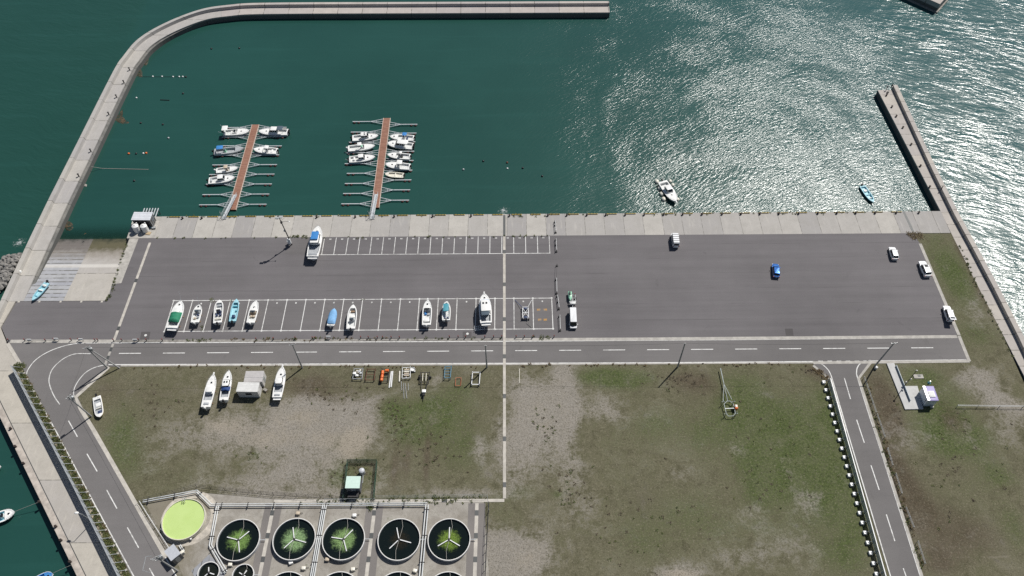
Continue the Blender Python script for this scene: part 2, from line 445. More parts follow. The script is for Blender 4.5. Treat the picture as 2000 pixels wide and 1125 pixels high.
# ================================================================== GROUND (the field, sheltered strip and yard base): one sheet with painted masks
def make_ground():
    xs_n = 420; y0, y1, dy = 14.0, 131.6, .5
    ys = np.arange(y0, y1 + .01, dy)
    a, b = at(0, 815), at(150, 1125)
    la, lb = at(30, 722), at(236, 1125)            # fence line on the left
    V = []; 
    for y in ys:
        xl = la.x + (lb.x - la.x) * (la.y - y) / (la.y - lb.y)
        xl = max(xl, -112.0) if y < 100 else (-112.0 if y < 111.5 else -94.5)
        xr = 112.6
        V.append(np.stack([np.linspace(xl, xr, xs_n), np.full(xs_n, y), np.zeros(xs_n)], 1))
    V = np.concatenate(V); ny = len(ys)
    F = [(j * xs_n + i, j * xs_n + i + 1, (j + 1) * xs_n + i + 1, (j + 1) * xs_n + i) for j in range(ny - 1) for i in range(xs_n - 1)]
    me = bpy.data.meshes.new('ground'); me.from_pydata(V.tolist(), [], F)
    # masks: gravel, green, brown, pale ; blobs (px, py, rx, ry, weight) in survey-photo pixels at ground level
    G = [  # bare grey gravel / dirt
        (580, 830, 170, 40, .42), (610, 850, 120, 66, .45), (470, 860, 100, 42, .34), (650, 815, 80, 32, .42), (345, 850, 80, 50, .22), (600, 905, 90, 40, .4),
        (560, 790, 70, 18, .35), (720, 780, 40, 22, .35), (850, 745, 22, 14, .5), (700, 840, 30, 40, .35), (1040, 790, 55, 70, .65), (1103, 775, 26, 85, 1.0), (1170, 800, 70, 35, .5),
        (1030, 760, 40, 20, .3), (1050, 860, 50, 45, .55), (1010, 920, 40, 70, .4), (1120, 930, 45, 70, .35), (1150, 1000, 40, 60, .28), (1015, 1085, 75, 50, 1.0), (970, 1070, 40, 60, .5),
        (1425, 880, 28, 14, .45), (1325, 925, 40, 25, .3), (1470, 1000, 60, 18, .28), (1530, 1075, 80, 40, .30), (1575, 985, 35, 30, .42), (1440, 1090, 60, 35, .3), (1325, 1120, 60, 25, .55),
        (1905, 740, 48, 30, .6), (1945, 780, 36, 28, .45), (1765, 860, 55, 28, .45), (1960, 850, 55, 40, .35), (1985, 800, 40, 30, .4), (1905, 615, 28, 30, .4), (980, 850, 20, 60, .35),
        (345, 740, 70, 22, .2), (300, 900, 40, 40, .2), (890, 965, 90, 14, .5), (500, 940, 120, 25, .35), (820, 770, 40, 12, .2), (1300, 760, 40, 25, .15), (430, 760, 30, 30, .25), (340, 1060, 60, 80, .6), (300, 1010, 30, 40, .4), (940, 860, 20, 40, .3), (930, 890, 25, 30, .3),
        (660, 960, 30, 30, .25), (740, 930, 25, 35, .35), (560, 970, 120, 18, .45), (1500, 770, 25, 15, .25)]
    N = [  # fresh green
        (500, 885, 22, 16, .55), (560, 800, 16, 14, .5), (690, 800, 14, 8, .5), (1510, 850, 30, 30, .3), (1500, 935, 25, 25, .35), (1890, 850, 50, 24, .35), (660, 925, 22, 30, .5), (760, 800, 22, 30, .35), (1060, 810, 22, 16, .45), (1070, 850, 30, 20, .4), (1010, 960, 40, 16, .4), (1090, 965, 14, 8, .6), (985, 1010, 30, 30, .4),
        (1560, 830, 130, 110, .25), (1480, 880, 120, 90, .2), (1620, 960, 80, 120, .3), (1400, 800, 90, 60, .3), (1280, 1000, 160, 100, .22), (1500, 1040, 150, 80, .22), (1850, 960, 120, 90, .25), (1860, 840, 90, 50, .35), (1200, 850, 90, 60, .2), (240, 800, 40, 80, .2), (330, 930, 90, 40, .25), (1840, 760, 80, 40, .3), (1880, 560, 50, 90, .3), (870, 830, 110, 90, .25),
        (235, 850, 35, 50, .45), (250, 900, 35, 40, .4), (800, 835, 45, 35, .6), (850, 800, 60, 35, .55), (770, 800, 40, 22, .4), (900, 880, 60, 60, .4), (1185, 735, 75, 20, .75), (1230, 745, 60, 25, .4),
        (1440, 750, 50, 40, .45), (1480, 900, 50, 40, .5), (1500, 830, 70, 60, .5), (1500, 960, 50, 40, .5), (1640, 820, 50, 120, .55), (1600, 930, 60, 80, .4), (1660, 1000, 40, 90, .5), (1560, 860, 60, 50, .5),
        (1260, 1060, 60, 50, .25), (1280, 830, 50, 40, .3), (1350, 1010, 60, 40, .2), (1870, 860, 60, 35, .7), (1850, 800, 40, 30, .5), (1800, 735, 40, 20, .55), (1850, 520, 40, 70, .6), (1900, 660, 60, 35, .4),
        (1730, 700, 40, 12, .4), (1950, 930, 40, 30, .5), (1980, 1030, 30, 60, .4), (1640, 1090, 50, 40, .4), (1690, 900, 25, 90, .35), (700, 930, 60, 40, .45), (860, 975, 120, 10, .45), (640, 990, 130, 10, .35), (300, 850, 40, 60, .15),
        (1380, 850, 60, 50, .25), (560, 740, 40, 20, .15), (900, 760, 40, 20, .3), (1800, 800, 40, 60, .3), (420, 1030, 20, 60, .35), (400, 1060, 30, 30, .3)]
    B = [  # dark reddish-brown dead growth
        (560, 745, 240, 24, .3), (300, 790, 120, 60, .2), (680, 770, 90, 40, .3), (1800, 1000, 140, 90, .3), (880, 900, 90, 60, .2),
        (600, 760, 60, 40, .5), (680, 790, 80, 20, .4), (300, 770, 70, 40, .3), (205, 760, 40, 40, .45), (770, 915, 14, 60, .7), (795, 900, 10, 50, .6), (833, 900, 8, 70, .6), (860, 870, 60, 60, .3),
        (1340, 742, 55, 28, .8), (1390, 760, 40, 30, .5), (1350, 790, 50, 20, .4), (1590, 722, 40, 20, .7), (1620, 740, 30, 30, .5), (1720, 770, 40, 70, .75), (1745, 830, 30, 70, .6), (1735, 900, 25, 60, .7), (1760, 960, 35, 60, .7),
        (1800, 990, 60, 60, .5), (1900, 1050, 90, 60, .55), (1830, 1100, 60, 40, .6), (1870, 920, 90, 30, .4), (1850, 800, 25, 50, .5), (1880, 480, 18, 30, .8), (1900, 530, 16, 60, .7), (1930, 600, 18, 50, .45), (1870, 825, 50, 30, .4),
        (900, 735, 60, 12, .35), (500, 720, 60, 8, .3), (1250, 960, 60, 40, .3), (1210, 900, 50, 30, .25), (1580, 1050, 60, 30, .3), (1560, 760, 60, 30, .25), (960, 900, 20, 50, .25), (1780, 460, 25, 14, .9), (420, 740, 30, 20, .3), (1270, 1010, 90, 60, .3), (1710, 1000, 20, 120, .5)]
    S = [  # pale sandy
        (650, 860, 70, 28, .6), (590, 815, 60, 18, .45), (520, 860, 60, 25, .4), (630, 910, 50, 20, .3), (700, 850, 30, 30, .5), (1030, 1090, 60, 35, .5), (1330, 1122, 45, 14, .7), (1075, 840, 30, 20, .35), (1050, 800, 30, 40, .3), (430, 830, 60, 20, .4), (690, 880, 25, 35, .5),
        (1900, 1070, 120, 3, .5), (1910, 1088, 110, 3, .4), (1160, 880, 25, 10, .35), (560, 905, 35, 25, -.6), (500, 845, 120, 50, .25)]
    PV = np.zeros((len(V), 4))
    for k, L in enumerate((G, N, B, S)):
        acc = np.zeros(len(V))
        for (px, py, rx, ry, wt) in L:
            c = at(px, py); ex = (at(px + rx, py) - c).x; ey = abs((at(px, py + ry) - at(px, py - ry)).y) / 2
            d2 = ((V[:, 0] - c.x) / ex) ** 2 + ((V[:, 1] - c.y) / ey) ** 2
            acc = acc + wt * np.exp(-d2 * 1.1)
        PV[:, k] = np.clip(acc, 0, 1)
    att = me.color_attributes.new('mask', 'FLOAT_COLOR', 'POINT'); att.data.foreach_set('color', PV.astype(np.float32).ravel())
    t = NT('field_ground'); p = t.pos()
    at_ = t.n('ShaderNodeAttribute'); at_.attribute_name = 'mask'
    sp = t.n('ShaderNodeSeparateColor'); t.t.links.new(at_.outputs['Color'], sp.inputs[0])
    g, n, b, s = sp.outputs[0], sp.outputs[1], sp.outputs[2], at_.outputs['Alpha']
    n1 = t.noise(p, .10, 6, .68, .6); n2 = t.noise(p, .45, 5, .74, .4); n3 = t.noise(p, 1.9, 4, .78); n4 = t.noise(p, 6.0, 2, .8)
    n5 = t.noise(p, .22, 5, .7, .8)
    def edge(m, a, bb, c_, off=0.0):
        v = t.math('ADD', m, t.math('MULTIPLY', t.math('SUBTRACT', n1, .5), a))
        v = t.math('ADD', v, t.math('MULTIPLY', t.math('SUBTRACT', n2, .5), bb))
        return t.math('ADD', v, t.math('ADD', t.math('MULTIPLY', t.math('SUBTRACT', n3, .5), c_), off))
    base = t.mix(t.ramp(n2, .30, .70), (.080, .077, .045), (.168, .156, .104))
    base = t.mix(t.ramp(n5, .42, .66, 0, .75), base, (.084, .090, .042))
    base = t.mix(t.ramp(n1, .45, .68, 0, .7), base, (.175, .163, .118))
    c = t.mix(t.ramp(edge(n, 1.0, .9, .7), .04, .78, 0, .92), base, t.mix(t.ramp(n3, .3, .7), (.034, .053, .015), (.096, .126, .040)))
    c = t.mix(t.ramp(edge(b, 1.0, 1.0, .9), .24, 1.0, 0, .85), c, t.mix(t.ramp(n3, .3, .7), (.040, .030, .021), (.102, .078, .054)))
    c = t.mix(t.ramp(edge(g, 1.3, 1.3, 1.0), .12, .72, 0, .92), c, t.mix(t.ramp(n3, .3, .7), (.205, .188, .165), (.345, .320, .286)))
    c = t.mix(t.ramp(edge(s, 1.0, 1.0, .7), .24, .85, 0, .8), c, t.mix(n3, (.27, .24, .195), (.39, .345, .28)))
    # tufts and stones, straw and salt-and-pepper grain
    clump = t.math('ADD', t.math('MULTIPLY', n2, .5), t.math('MULTIPLY', n3, .5))
    c = t.mix(t.ramp(clump, .53, .64, 0, .6), c, (.044, .046, .024))
    c = t.mix(t.ramp(t.noise(p, 3.4, 2, .7), .52, .66, 0, .55), c, (.040, .038, .022))
    c = t.mix(t.ramp(t.noise(p, 2.7, 3, .8), .53, .68, 0, .5), c, (.27, .24, .18))
    c = t.mix(t.ramp(n4, .56, .78, 0, .6), c, (.034, .034, .020))
    c = t.mix(t.ramp(t.noise(p, 9, 2, .8), .60, .8, 0, .5), c, (.34, .31, .25))
    c = t.mix(t.ramp(n5, .36, .66, 0, .17), c, (.235, .205, .160))          # dry straw and dust over everything
    t.base(c); t.rough(.95); t.b.inputs['Specular IOR Level'].default_value = .1
    t.bump(t.math('ADD', t.math('MULTIPLY', n3, .6), t.math('MULTIPLY', n4, .4)), .9, .16)
    me.materials.append(t.m); me.update()
    o = bpy.data.objects.new('ground', me); COL.objects.link(o); tag(o, kind='structure')
make_ground()

# ================================================================== PAVED SURFACES
def flat(name, poly, z, m): mb = MB(); mb.add(*sheet(poly, z)); return struct(name, mb, m)
# quay apron (solid, its face drops into the harbour)
QY = 139.05
q_l = [at(258, 419), at(303, 419.3)]
mb = MB()
mb.prism([(-90.4, 131.62), (110.95, 131.62), (110.9, QY), (-90.4, QY)], -7, .022)
struct('quay_apron', mb, APRON)
# asphalt lot
lot = [(-90.3, 131.6), (109.0, 131.6)]
lot = [at(303, 465.2), at(1783, 455.6), at(1797, 476), at(1870, 656.5), at(1000, 664.8), at(222, 668), at(15, 668), at(3, 640), at(33, 589), at(210, 588), at(219, 555), at(237, 553), at(271, 465.3)]
lot = [(v.x, v.y) for v in lot]
flat('parking_lot', lot, .026, ASPH)
# main road with its western bend and the eastern branch
flat('road', [(v.x, v.y) for v in [at(15, 668), at(222, 668), at(1000, 664.6), at(1871, 657), at(1893, 705), at(1700, 706), at(1590, 706.5), at(1000, 712), at(236, 716), at(213, 716), at(152, 775), at(182, 842), at(322, 1085), at(345, 1125), at(390, 1210), at(300, 1210), at(257, 1125), at(108, 843), at(48, 728)]], .034, ROADM)
flat('branch_road', [(v.x, v.y) for v in [at(1588, 706.8), at(1700, 706), at(1677, 738), at(1712, 843), at(1800, 1125), at(1826, 1210), at(1760, 1210), at(1737, 1125), at(1652, 843), at(1622, 745), at(1590, 718)]], .042, ROADM)

def strip(mb, pts, w, z, closed=False):
    """flat band along world points, mitred"""
    P = [Vector((p[0], p[1], 0)) for p in pts]; n = len(P); L, Rr = [], []
    for i in range(n):
        a = P[max(0, i - 1)]; b = P[min(n - 1, i + 1)]
        d = (b - a).normalized(); s = Vector((-d.y, d.x, 0))
        L.append(P[i] + s * w / 2); Rr.append(P[i] - s * w / 2)
    vs = [(p.x, p.y, z) for p in L] + [(p.x, p.y, z) for p in Rr]
    mb.add(vs, [(n + i, n + i + 1, i + 1, i) for i in range(n - 1)])
def curve(pts, k=6):
    """Catmull-Rom through world points"""
    P = [Vector((p[0], p[1], 0)) for p in pts]; out = []
    for i in range(len(P) - 1):
        a, b, c, d = P[max(0, i - 1)], P[i], P[i + 1], P[min(len(P) - 1, i + 2)]
        for j in range(k):
            u = j / k
            out.append(.5 * ((2 * b) + (c - a) * u + (2 * a - 5 * b + 4 * c - d) * u * u + (3 * b - a - 3 * c + d) * u ** 3))
    return out + [P[-1]]
ZL = .052
m = MB()
strip(m, ats([(165, 670.2), (600, 668.5), (1000, 666.8), (1400, 664), (1869, 659.8)]), .2, ZL)      # northern edge line
strip(m, ats([(212, 712.3), (600, 711), (1000, 709.6), (1300, 708.5), (1588, 706.2)]), .2, ZL)      # southern edge line
strip(m, ats([(1686, 705.3), (1862, 703.2), (1888, 703)]), .2, ZL)
for k in range(19):
    x0 = -89.35 + 9.995 * k
    strip(m, [(x0, 97.40), (x0 + 5.0, 97.40)], .2, ZL)
for x in (1598, 1616, 1634, 1651.5, 1669): strip(m, ats([(x, 705.6), (x + 9, 705.5)]), .2, ZL)
strip(m, curve(ats([(167, 670.2), (150, 671), (125, 676), (95, 687), (70, 703), (55, 722), (52.5, 734), (58, 750), (110, 843)])), .2, ZL)
strip(m, ats([(110, 843), (185, 985), (260, 1123), (310, 1215)]), .2, ZL)
strip(m, ats([(180, 842), (250, 962), (320, 1083), (395, 1213)]), .2, ZL)
for a, b in (((134, 822), (151.5, 853.5)), ((170, 886.5), (190, 921)), ((208.5, 957), (228.6, 993.5)), ((249, 1030.5), (271, 1070)), ((292, 1110), (318, 1156))): strip(m, ats([a, b]), .2, ZL)
strip(m, curve(ats([(1588, 706.2), (1604, 711), (1615.6, 720.6), (1622, 731), (1627, 746)])), .2, ZL)
strip(m, ats([(1627, 746), (1655, 843), (1739, 1125), (1766, 1215)]), .2, ZL)
strip(m, curve(ats([(1700, 704), (1683, 708.5), (1675.5, 716), (1673, 725.5), (1675.5, 741), (1699.5, 818)])), .2, ZL)
strip(m, ats([(1699.5, 818), (1708, 843), (1797, 1125), (1826, 1217)]), .2, ZL)
for a, b in (((1649, 738.5), (1661, 779.5)), ((1673, 820), (1688, 865)), ((1701, 909), (1717, 957)), ((1731, 1005), (1747.6, 1057)), ((1764, 1110), (1783, 1165))): strip(m, ats([a, b]), .2, ZL)
struct('road_markings', m, PAINT)
m = MB()
strip(m, curve(ats([(177, 691), (150, 691), (133, 696), (117, 706), (102, 722), (96, 740), (98, 755), (106, 774), (117, 790)])), .2, ZL)
strip(m, curve(ats([(208, 712.3), (185, 718), (166, 729), (150, 749), (144, 767), (150, 784), (182, 845)])), .2, ZL)
struct('bend_markings', m, PAINTWORN)
m = MB(); Z2 = .04
for k in range(20): strip(m, [(-47.25 + 2.985 * k, 131.5), (-47.25 + 2.985 * k, 126.0)], .16, Z2)
strip(m, [(-48.5, 125.9), (9.6, 125.9)], .16, Z2 + .004)
for k in range(-17, 4): strip(m, [(-4.07 + 4.5 * k, 112.0), (-4.07 + 4.5 * k, 103.4)], .17, Z2)
strip(m, [(-80.6, 112.1), (9.5, 112.1)], .17, Z2 + .004); strip(m, [(-78.6, 103.3), (9.5, 103.3)], .17, Z2 + .004)
struct('parking_markings', m, PAINT)
m = MB(); m2 = MB()
for k in range(19):                                                # worn bay numbers, too faded to read
    cx = -47.25 + 2.985 * (k + .5)
    m.box((cx - .14, 130.95, Z2), (.16, .42, .006)); m.box((cx + .16, 130.95, Z2), (.2, .4, .006))
for k in range(-17, 3):
    m.box((-4.07 + 4.5 * (k + .5), 111.2, Z2), (.34, .4, .006))
struct('bay_number_paint', m, PAINTWORN)
for k in range(-17, 4):
    for y in (112.1, 103.3):
        m2.lathe([(.26, Z2 - .01), (.26, Z2 + .012)], (-4.07 + 4.5 * k, y, 0), 12)
struct('bay_corner_markings', m2, PAINTWORN)
m = MB()
for px, py in ((1052, 605), (1065, 605), (1054, 624.5), (1065, 624.5)):
    p = at(px, py); m.box((p.x, p.y, Z2), (.8, .55, .006), .1)
struct('orange_paint_markings', m, YELLOWPAINT)

PATCHM = asphalt('patched_asphalt', (.112, .105, .106), .2, False); PATCHB = asphalt('old_bay_asphalt', (.134, .127, .128), .7, False)
def patch(pts, m, z=.030): flat('asphalt_patch', [(v.x, v.y) for v in ats(pts)], z, m)
patch([(1533, 642), (1548, 642), (1550, 656), (1535, 656)], PATCHM); patch([(276, 648), (294, 648), (291, 664), (273, 664)], PATCHM); patch([(904, 647.5), (921, 647.5), (921, 661), (903.5, 661)], PATCHM)
patch([(345, 587), (980, 584.5), (980, 643), (320, 646)], PATCHB, .028); patch([(570, 466), (633, 465.5), (628, 496), (556, 497)], PATCHB, .028); patch([(1006, 584), (1076, 584), (1079, 642), (1006, 642.5)], PATCHB, .028)
m = MB()
for px, py in ((284.5, 655), (913, 652)): p = at(px, py); m.lathe([(.32, .034), (.32, .045)], (p.x, p.y, 0), 12)
struct('manhole_covers', m, PAINTWORN)
# ---- concrete drains, gutters and kerb bands
def drain(name, a, b, w, z=.05, grate=None, m=CONCL, first=6):
    d = (b - a); L = d.length; d = d / L; mb = MB(); mg = MB()
    strip(mb, [a, b], w, z)
    struct(name, mb, m)
    if grate:
        k = first
        while k < L - 1:
            c = a + d * k; strip(mg, [c - d * .55, c + d * .55], w * 1.05, z + .006); k += grate
        struct(name + '_grates', mg, GRATE)
drain('central_drain', Vector((-1.86, 131.5, 0)), Vector((-1.80, 62.4, 0)), .62, .06, 10.2, CONCL, 5)
drain('apron_drain', Vector((-1.86, 138.7, 0)), Vector((-1.86, 131.6, 0)), .6, .034, None, GRATE)
drain('apron_drain', at(312, 423), at(297.5, 464.5), .6, .034, None, GRATE)
drain('apron_drain', at(1765, 413.5), at(1784.5, 455), .6, .034, None, GRATE)
drain('lot_drain', at(293, 474), at(222.5, 666), .62, .046, 14, CONCL, 12)
drain('road_drain', at(221, 672), at(206, 711), .55, .046, 2.2, CONC, 1.5)
drain('yard_drain', at(985, 977.5), at(535, 979), .65, .05, 20, CONCL, 12)
for a, b in (((535.5, 983), (499, 1165)), ((733, 983), (711, 1165)), ((931.5, 983), (926, 1165))):
    A, B = at(*a), at(*b)
    mb = MB(); strip(mb, [A, B], 3.4, .030); struct('yard_lane', mb, YARDASPH)
    drain('yard_drain', A, B, .7, .05, 4.6, CONCL, 2)
drain('lot_kerb', at(1797, 476), at(1873, 655), .75, .05, None, CONC)
drain('road_kerb', at(1873, 656), at(1893, 706), .75, .06, None, CONC)
drain('road_kerb', at(15, 671), at(39, 711), .8, .06, None, CONCL)
mb = MB(); strip(mb, ats([(20, 667), (222, 666.6)]), .9, .056); struct('road_gutter', mb, CONC)
mb = MB(); strip(mb, ats([(224, 666.6), (980, 663.6)]), .7, .056); struct('road_gutter', mb, CONCD)
mb = MB(); strip(mb, ats([(988, 663.6), (1260, 662.3), (1869, 657.6)]), .8, .056); struct('road_gutter', mb, CONC)
mb = MB(); strip(mb, ats([(236, 714.2), (600, 713.0), (1000, 711.6), (1588, 708.3)]), .42, .048); struct('road_gutter', mb, CONC)
mb = MB(); strip(mb, ats([(1588, 708.6), (1690, 707.8), (1893, 705.6)]), .7, .062); struct('road_gutter', mb, CONC)
mb = MB(); strip(mb, ats([(1588, 714), (1623, 742), (1651, 843)]), .55, .066); strip(mb, ats([(1700, 709), (1677, 739), (1712, 848), (1801, 1127)]), .55, .066); struct('branch_kerb', mb, CONC)
mb = MB(); strip(mb, ats([(213, 717), (148, 776), (158, 799), (186, 845), (324, 1088)]), .8, .066); struct('bend_kerb', mb, CONCL)

# ---- tank yard gravel and verge
def yard_mat():
    t = NT('yard_gravel'); p = t.pos()
    a = t.noise(p, .25, 5, .7, .5); b = t.noise(p, 1.3, 5, .75); d = t.noise(p, 6, 3, .8); X = t.sep(p)[0]
    c = t.mix(t.ramp(a, .3, .7), (.235, .215, .185), (.36, .34, .305)); c = t.mix(t.ramp(b, .5, .75, 0, .55), c, (.15, .135, .11))
    c = t.mix(t.ramp(d, .55, .75, 0, .5), c, (.43, .41, .37)); c = t.mix(t.ramp(d, .3, .42, .45, 0), c, (.12, .11, .09))
    west = t.ramp(t.math('ADD', X, t.math('MULTIPLY', a, 10)), -54, -60)
    c = t.mix(t.math('MULTIPLY', west, .8), c, t.mix(b, (.13, .115, .08), (.23, .205, .155)))
    c = t.mix(t.ramp(t.math('ADD', a, t.math('MULTIPLY', b, .6)), .88, 1.05, 0, .7), c, (.10, .115, .05))
    t.base(c); t.rough(.95); t.bump(d, .5, .05); return t.m
YARD = yard_mat()
flat('yard_gravel', [(v.x, v.y) for v in [at(283, 981), at(386, 962), at(530, 974), at(945, 978), at(955, 1125), at(962, 1220), at(395, 1220), at(345, 1095)]], .014, YARD)
YARDP = mat('yard_pale_gravel', (.50, .46, .40), .95, var=.3, scale=1.0, use_obj=False)

# ---- slipway
def make_slip():
    # upper line Y=112.25 z=.02 -> waterline Y~133.4 z=-1.9 -> on down
    def zz(y): return .03 - (y - 112.25) * (1.95 / 21.2)
    yA, yB = 112.25, 146.0
    def quad(xa0, xb0, xa1, xb1, y0, y1, dz=0):
        mb = MB(); mb.add([(xa0, y0, zz(y0) + dz), (xb0, y0, zz(y0) + dz), (xb1, y1, zz(y1) + dz), (xa1, y1, zz(y1) + dz)], [(0, 1, 2, 3)]); return mb
    t = NT('slip_algae'); p = t.pos(); y = t.sep(p)[1]
    for nm, m0, x0, x1 in (('slipway', RAMPB, -117.6, -107.0), ('slipway', RAMPC, -107.0, -97.0)):
        mm = m0.copy(); mm.name = m0.name + '_wet'; T = NT.__new__(NT); T.m = mm; T.t = mm.node_tree; T.b = T.t.nodes['Principled BSDF']; T.out = T.t.nodes['Material Output']
        src = T.b.inputs['Base Color'].links[0].from_socket
        p = T.pos(); y = T.sep(p)[1]; nn = T.math('MULTIPLY', T.math('SUBTRACT', T.noise(p, .6, 5, .7), .5), 4.5)
        yy = T.math('ADD', y, nn)
        salt = T.math('MULTIPLY', T.ramp(y, 122.9, 123.5), T.ramp(y, 124.6, 124.0))
        c = T.mix(T.math('MULTIPLY', salt, .6), src, (.62, .60, .56))
        c = T.mix(T.ramp(yy, 124.5, 128.5, 0, .65), c, (.20, .175, .14))
        c = T.mix(T.ramp(yy, 127.8, 130.4, 0, .85), c, (.085, .078, .038) if m0 is RAMPC else (.15, .135, .125))
        c = T.mix(T.ramp(yy, 131.0, 134.5, 0, .95), c, (.016, .026, .020))
        T.base(c); T.rough(T.ramp(yy, 124, 130, .93, .5))
        struct(nm, quad(x0, x1, x0, x1, yA, yB), mm)
    mb = MB(); mb.prism([(-96.9, 112.3), (-94.2, 118.6), (-94.2, 131.7), (-96.6, 131.7)], -7, .02)
    struct('slip_pad', mb, CONC)
    mb2 = MB()
    for px in (37, 77, 118.5, 159, 199):
        p = at(px, 589.5); mb2.box((p.x, p.y, .05), (.45, .5, .06))
    struct('slip_kerb_marks', mb2, CONCL)
make_slip()

# ---- lower-left quay (solid)
mb = MB()
w0, w1 = at(0, 815), at(150, 1125); dw = (w1 - w0).normalized()
wl = [w0 - dw * 22, w1 + dw * 40]
fx = [at(30, 722), at(153, 960), at(236, 1125), at(290, 1232)]
poly = [(-121.0, 112.2), (-121.0, wl[0].y), (wl[0].x, wl[0].y), (wl[1].x, wl[1].y), (fx[3].x, fx[3].y)] + [(v.x, v.y) for v in (fx[2], fx[1], fx[0])] + [(v.x, v.y) for v in ats([(47, 728), (12, 668), (1, 640), (30, 589)])]
mb.prism(poly, -7, .020); struct('left_quay', mb, LQUAY)
mb = MB(); nrm = Vector((-dw.y, dw.x, 0)); 
e = [w0 - dw * 30 + nrm * .55, w1 + dw * 35 + nrm * .55]
if (Vector((0, 100, 0)) - e[0]).dot(nrm) < 0: nrm = -nrm
e = [w0 - dw * 30 + nrm * .62, w1 + dw * 35 + nrm * .62]
strip(mb, e, 1.2, .034); struct('left_quay_edge_band', mb, mat('edge_concrete', (.47, .42, .37), .9, var=.3, scale=.7, use_obj=False))
mb = MB(); strip(mb, [w0 - dw * 30 + nrm * 1.34, w1 + dw * 35 + nrm * 1.34], .16, .034); struct('left_quay_joint', mb, GRATE)

# ================================================================== BREAKWATERS (things)
def sweep(mb, pts, prof, fade=None):
    """profile (offset to the right of the path, z) swept along world xy points"""
    P = [Vector((p[0], p[1], 0)) for p in pts]; rings = []
    for i in range(len(P)):
        d1 = (P[i] - P[i - 1]).normalized() if i else None
        d2 = (P[i + 1] - P[i]).normalized() if i < len(P) - 1 else None
        d = ((d1 or d2) + (d2 or d1)).normalized(); s = Vector((d.y, -d.x, 0))
        k = 1 / max(.5, s.dot(Vector(((d2 or d1).y, -(d2 or d1).x, 0))))
        f = fade(i / (len(P) - 1)) if fade else 1.0; b0 = prof[0][0]
        rings.append([(P[i].x + s.x * (b0 + (o - b0) * f) * k, P[i].y + s.y * (b0 + (o - b0) * f) * k, z) for o, z in prof])
    mb.loft(rings); return mb
bw = [(-121.2, 96.0), (-121.2, 130), (-121.0, 145), (-120.4, 165), (-119.9, 184)]
arc = ats([(226, 130), (240, 110), (265, 80), (300, 56), (350, 32.5), (400, 16), (450, 9), (500, 6)], 1)
bw += [(p.x, p.y) for p in curve([(-120.4, 165), (-119.9, 184)] + [(v.x, v.y) for v in arc[:-1]] + [(-84, 231.45), (-66.2, 231.6), (-50, 231.5)], 5)[6:]] + [(-33, 231.4), (0, 231.25), (32.3, 231.1)]
bw = [(p[0], p[1]) for p in bw]
t_bw = thing('breakwater', 'long curved concrete breakwater with parapet sheltering the harbour basin', 'breakwater', (0, 0, 0))
k_arm = [i for i, p in enumerate(bw) if p[0] > -95][0]
sweep(MB(), [(-121.2, 112.25)] + bw[1:k_arm + 1], [(1.25, -7), (1.25, 0), (4.75, .02), (4.85, -7)]).build('walkway', BWCONC, t_bw, False)
sweep(MB(), bw[k_arm:], [(1.25, -7), (1.25, 0), (4.75, .02), (4.85, -7)]).build('walkway', BWCONCX, t_bw, False)
k_led = [i for i, p in enumerate(bw) if p[1] > 226][0]
sweep(MB(), [(-121.2, 116.0)] + bw[1:k_led], [(4.8, -7), (4.8, -.45), (5.45, -.5), (5.7, -7)], lambda u: min(1.0, max(.05, (1 - u) * 3.2))).build('lower_ledge', BWCONC, t_bw, False)
sweep(MB(), bw[:k_arm + 1], [(-.15, -7), (0, 1.0), (1.1, 1.0), (1.25, .0), (1.25, -7)]).build('parapet', BWCONC, t_bw, False)
sweep(MB(), bw[k_arm:], [(-.15, -7), (0, 1.0), (1.1, 1.0), (1.25, 0), (1.25, -7)]).build('parapet', BWCONCX, t_bw, False)

t_pr = thing('sea_wall', 'straight concrete pier and sea wall with parapet along the open sea side', 'sea wall', (0, 0, 0))
sw = [(116.9, 60), (116.6, 99.5), (116.1, 113.5), (115.3, 127.5), (114.6, 137.0), (114.1, 153.3), (113.75, 188.0)]
mb = MB(); mb.prism([(113.4, 60), (113.3, 90), (111.9, 114.4), (111.05, 132), (110.85, 139.1), (108.0, 187.0), (112.4, 187.0), (112.75, 153), (113.3, 137), (114.0, 127.5), (114.8, 113.5), (115.3, 99.5), (115.6, 60)], -7, .03); mb.build('walkway', PIERCONC, t_pr, False)
sweep(MB(), sw, [(-1.3, -7), (-1.3, 1.05), (-.05, 1.05), (.25, -7)]).build('parapet', PIERCONC, t_pr, False)
mb = MB()
c0, c1, c2 = at(1836, 8, 1.2), at(1818, 0, 1.2), at(1843, 0, 1.2)
ux = (c1 - c0).normalized(); uy = (c2 - c0).normalized()
t_ob = thing('outer_breakwater', 'corner of a dark walled breakwater at the top edge of the harbour mouth', 'breakwater', (c0.x, c0.y, -7))
q = [c0, c0 + ux * 60, c0 + ux * 60 + uy * 9, c0 + uy * 9]
mb.prism([(v.x - c0.x, v.y - c0.y) for v in q], 0, 8.2); mb.build('body', BWCONCX, t_ob, False)
q2 = [c0 - ux * .5 - uy * .5, c0 + ux * 60 - uy * .5, c0 + ux * 60 + uy * 9.5, c0 - ux * .5 + uy * 9.5]
MB().prism([(v.x - c0.x, v.y - c0.y) for v in q2], 0, 5.6).build('footing', CONCD, t_ob, False)

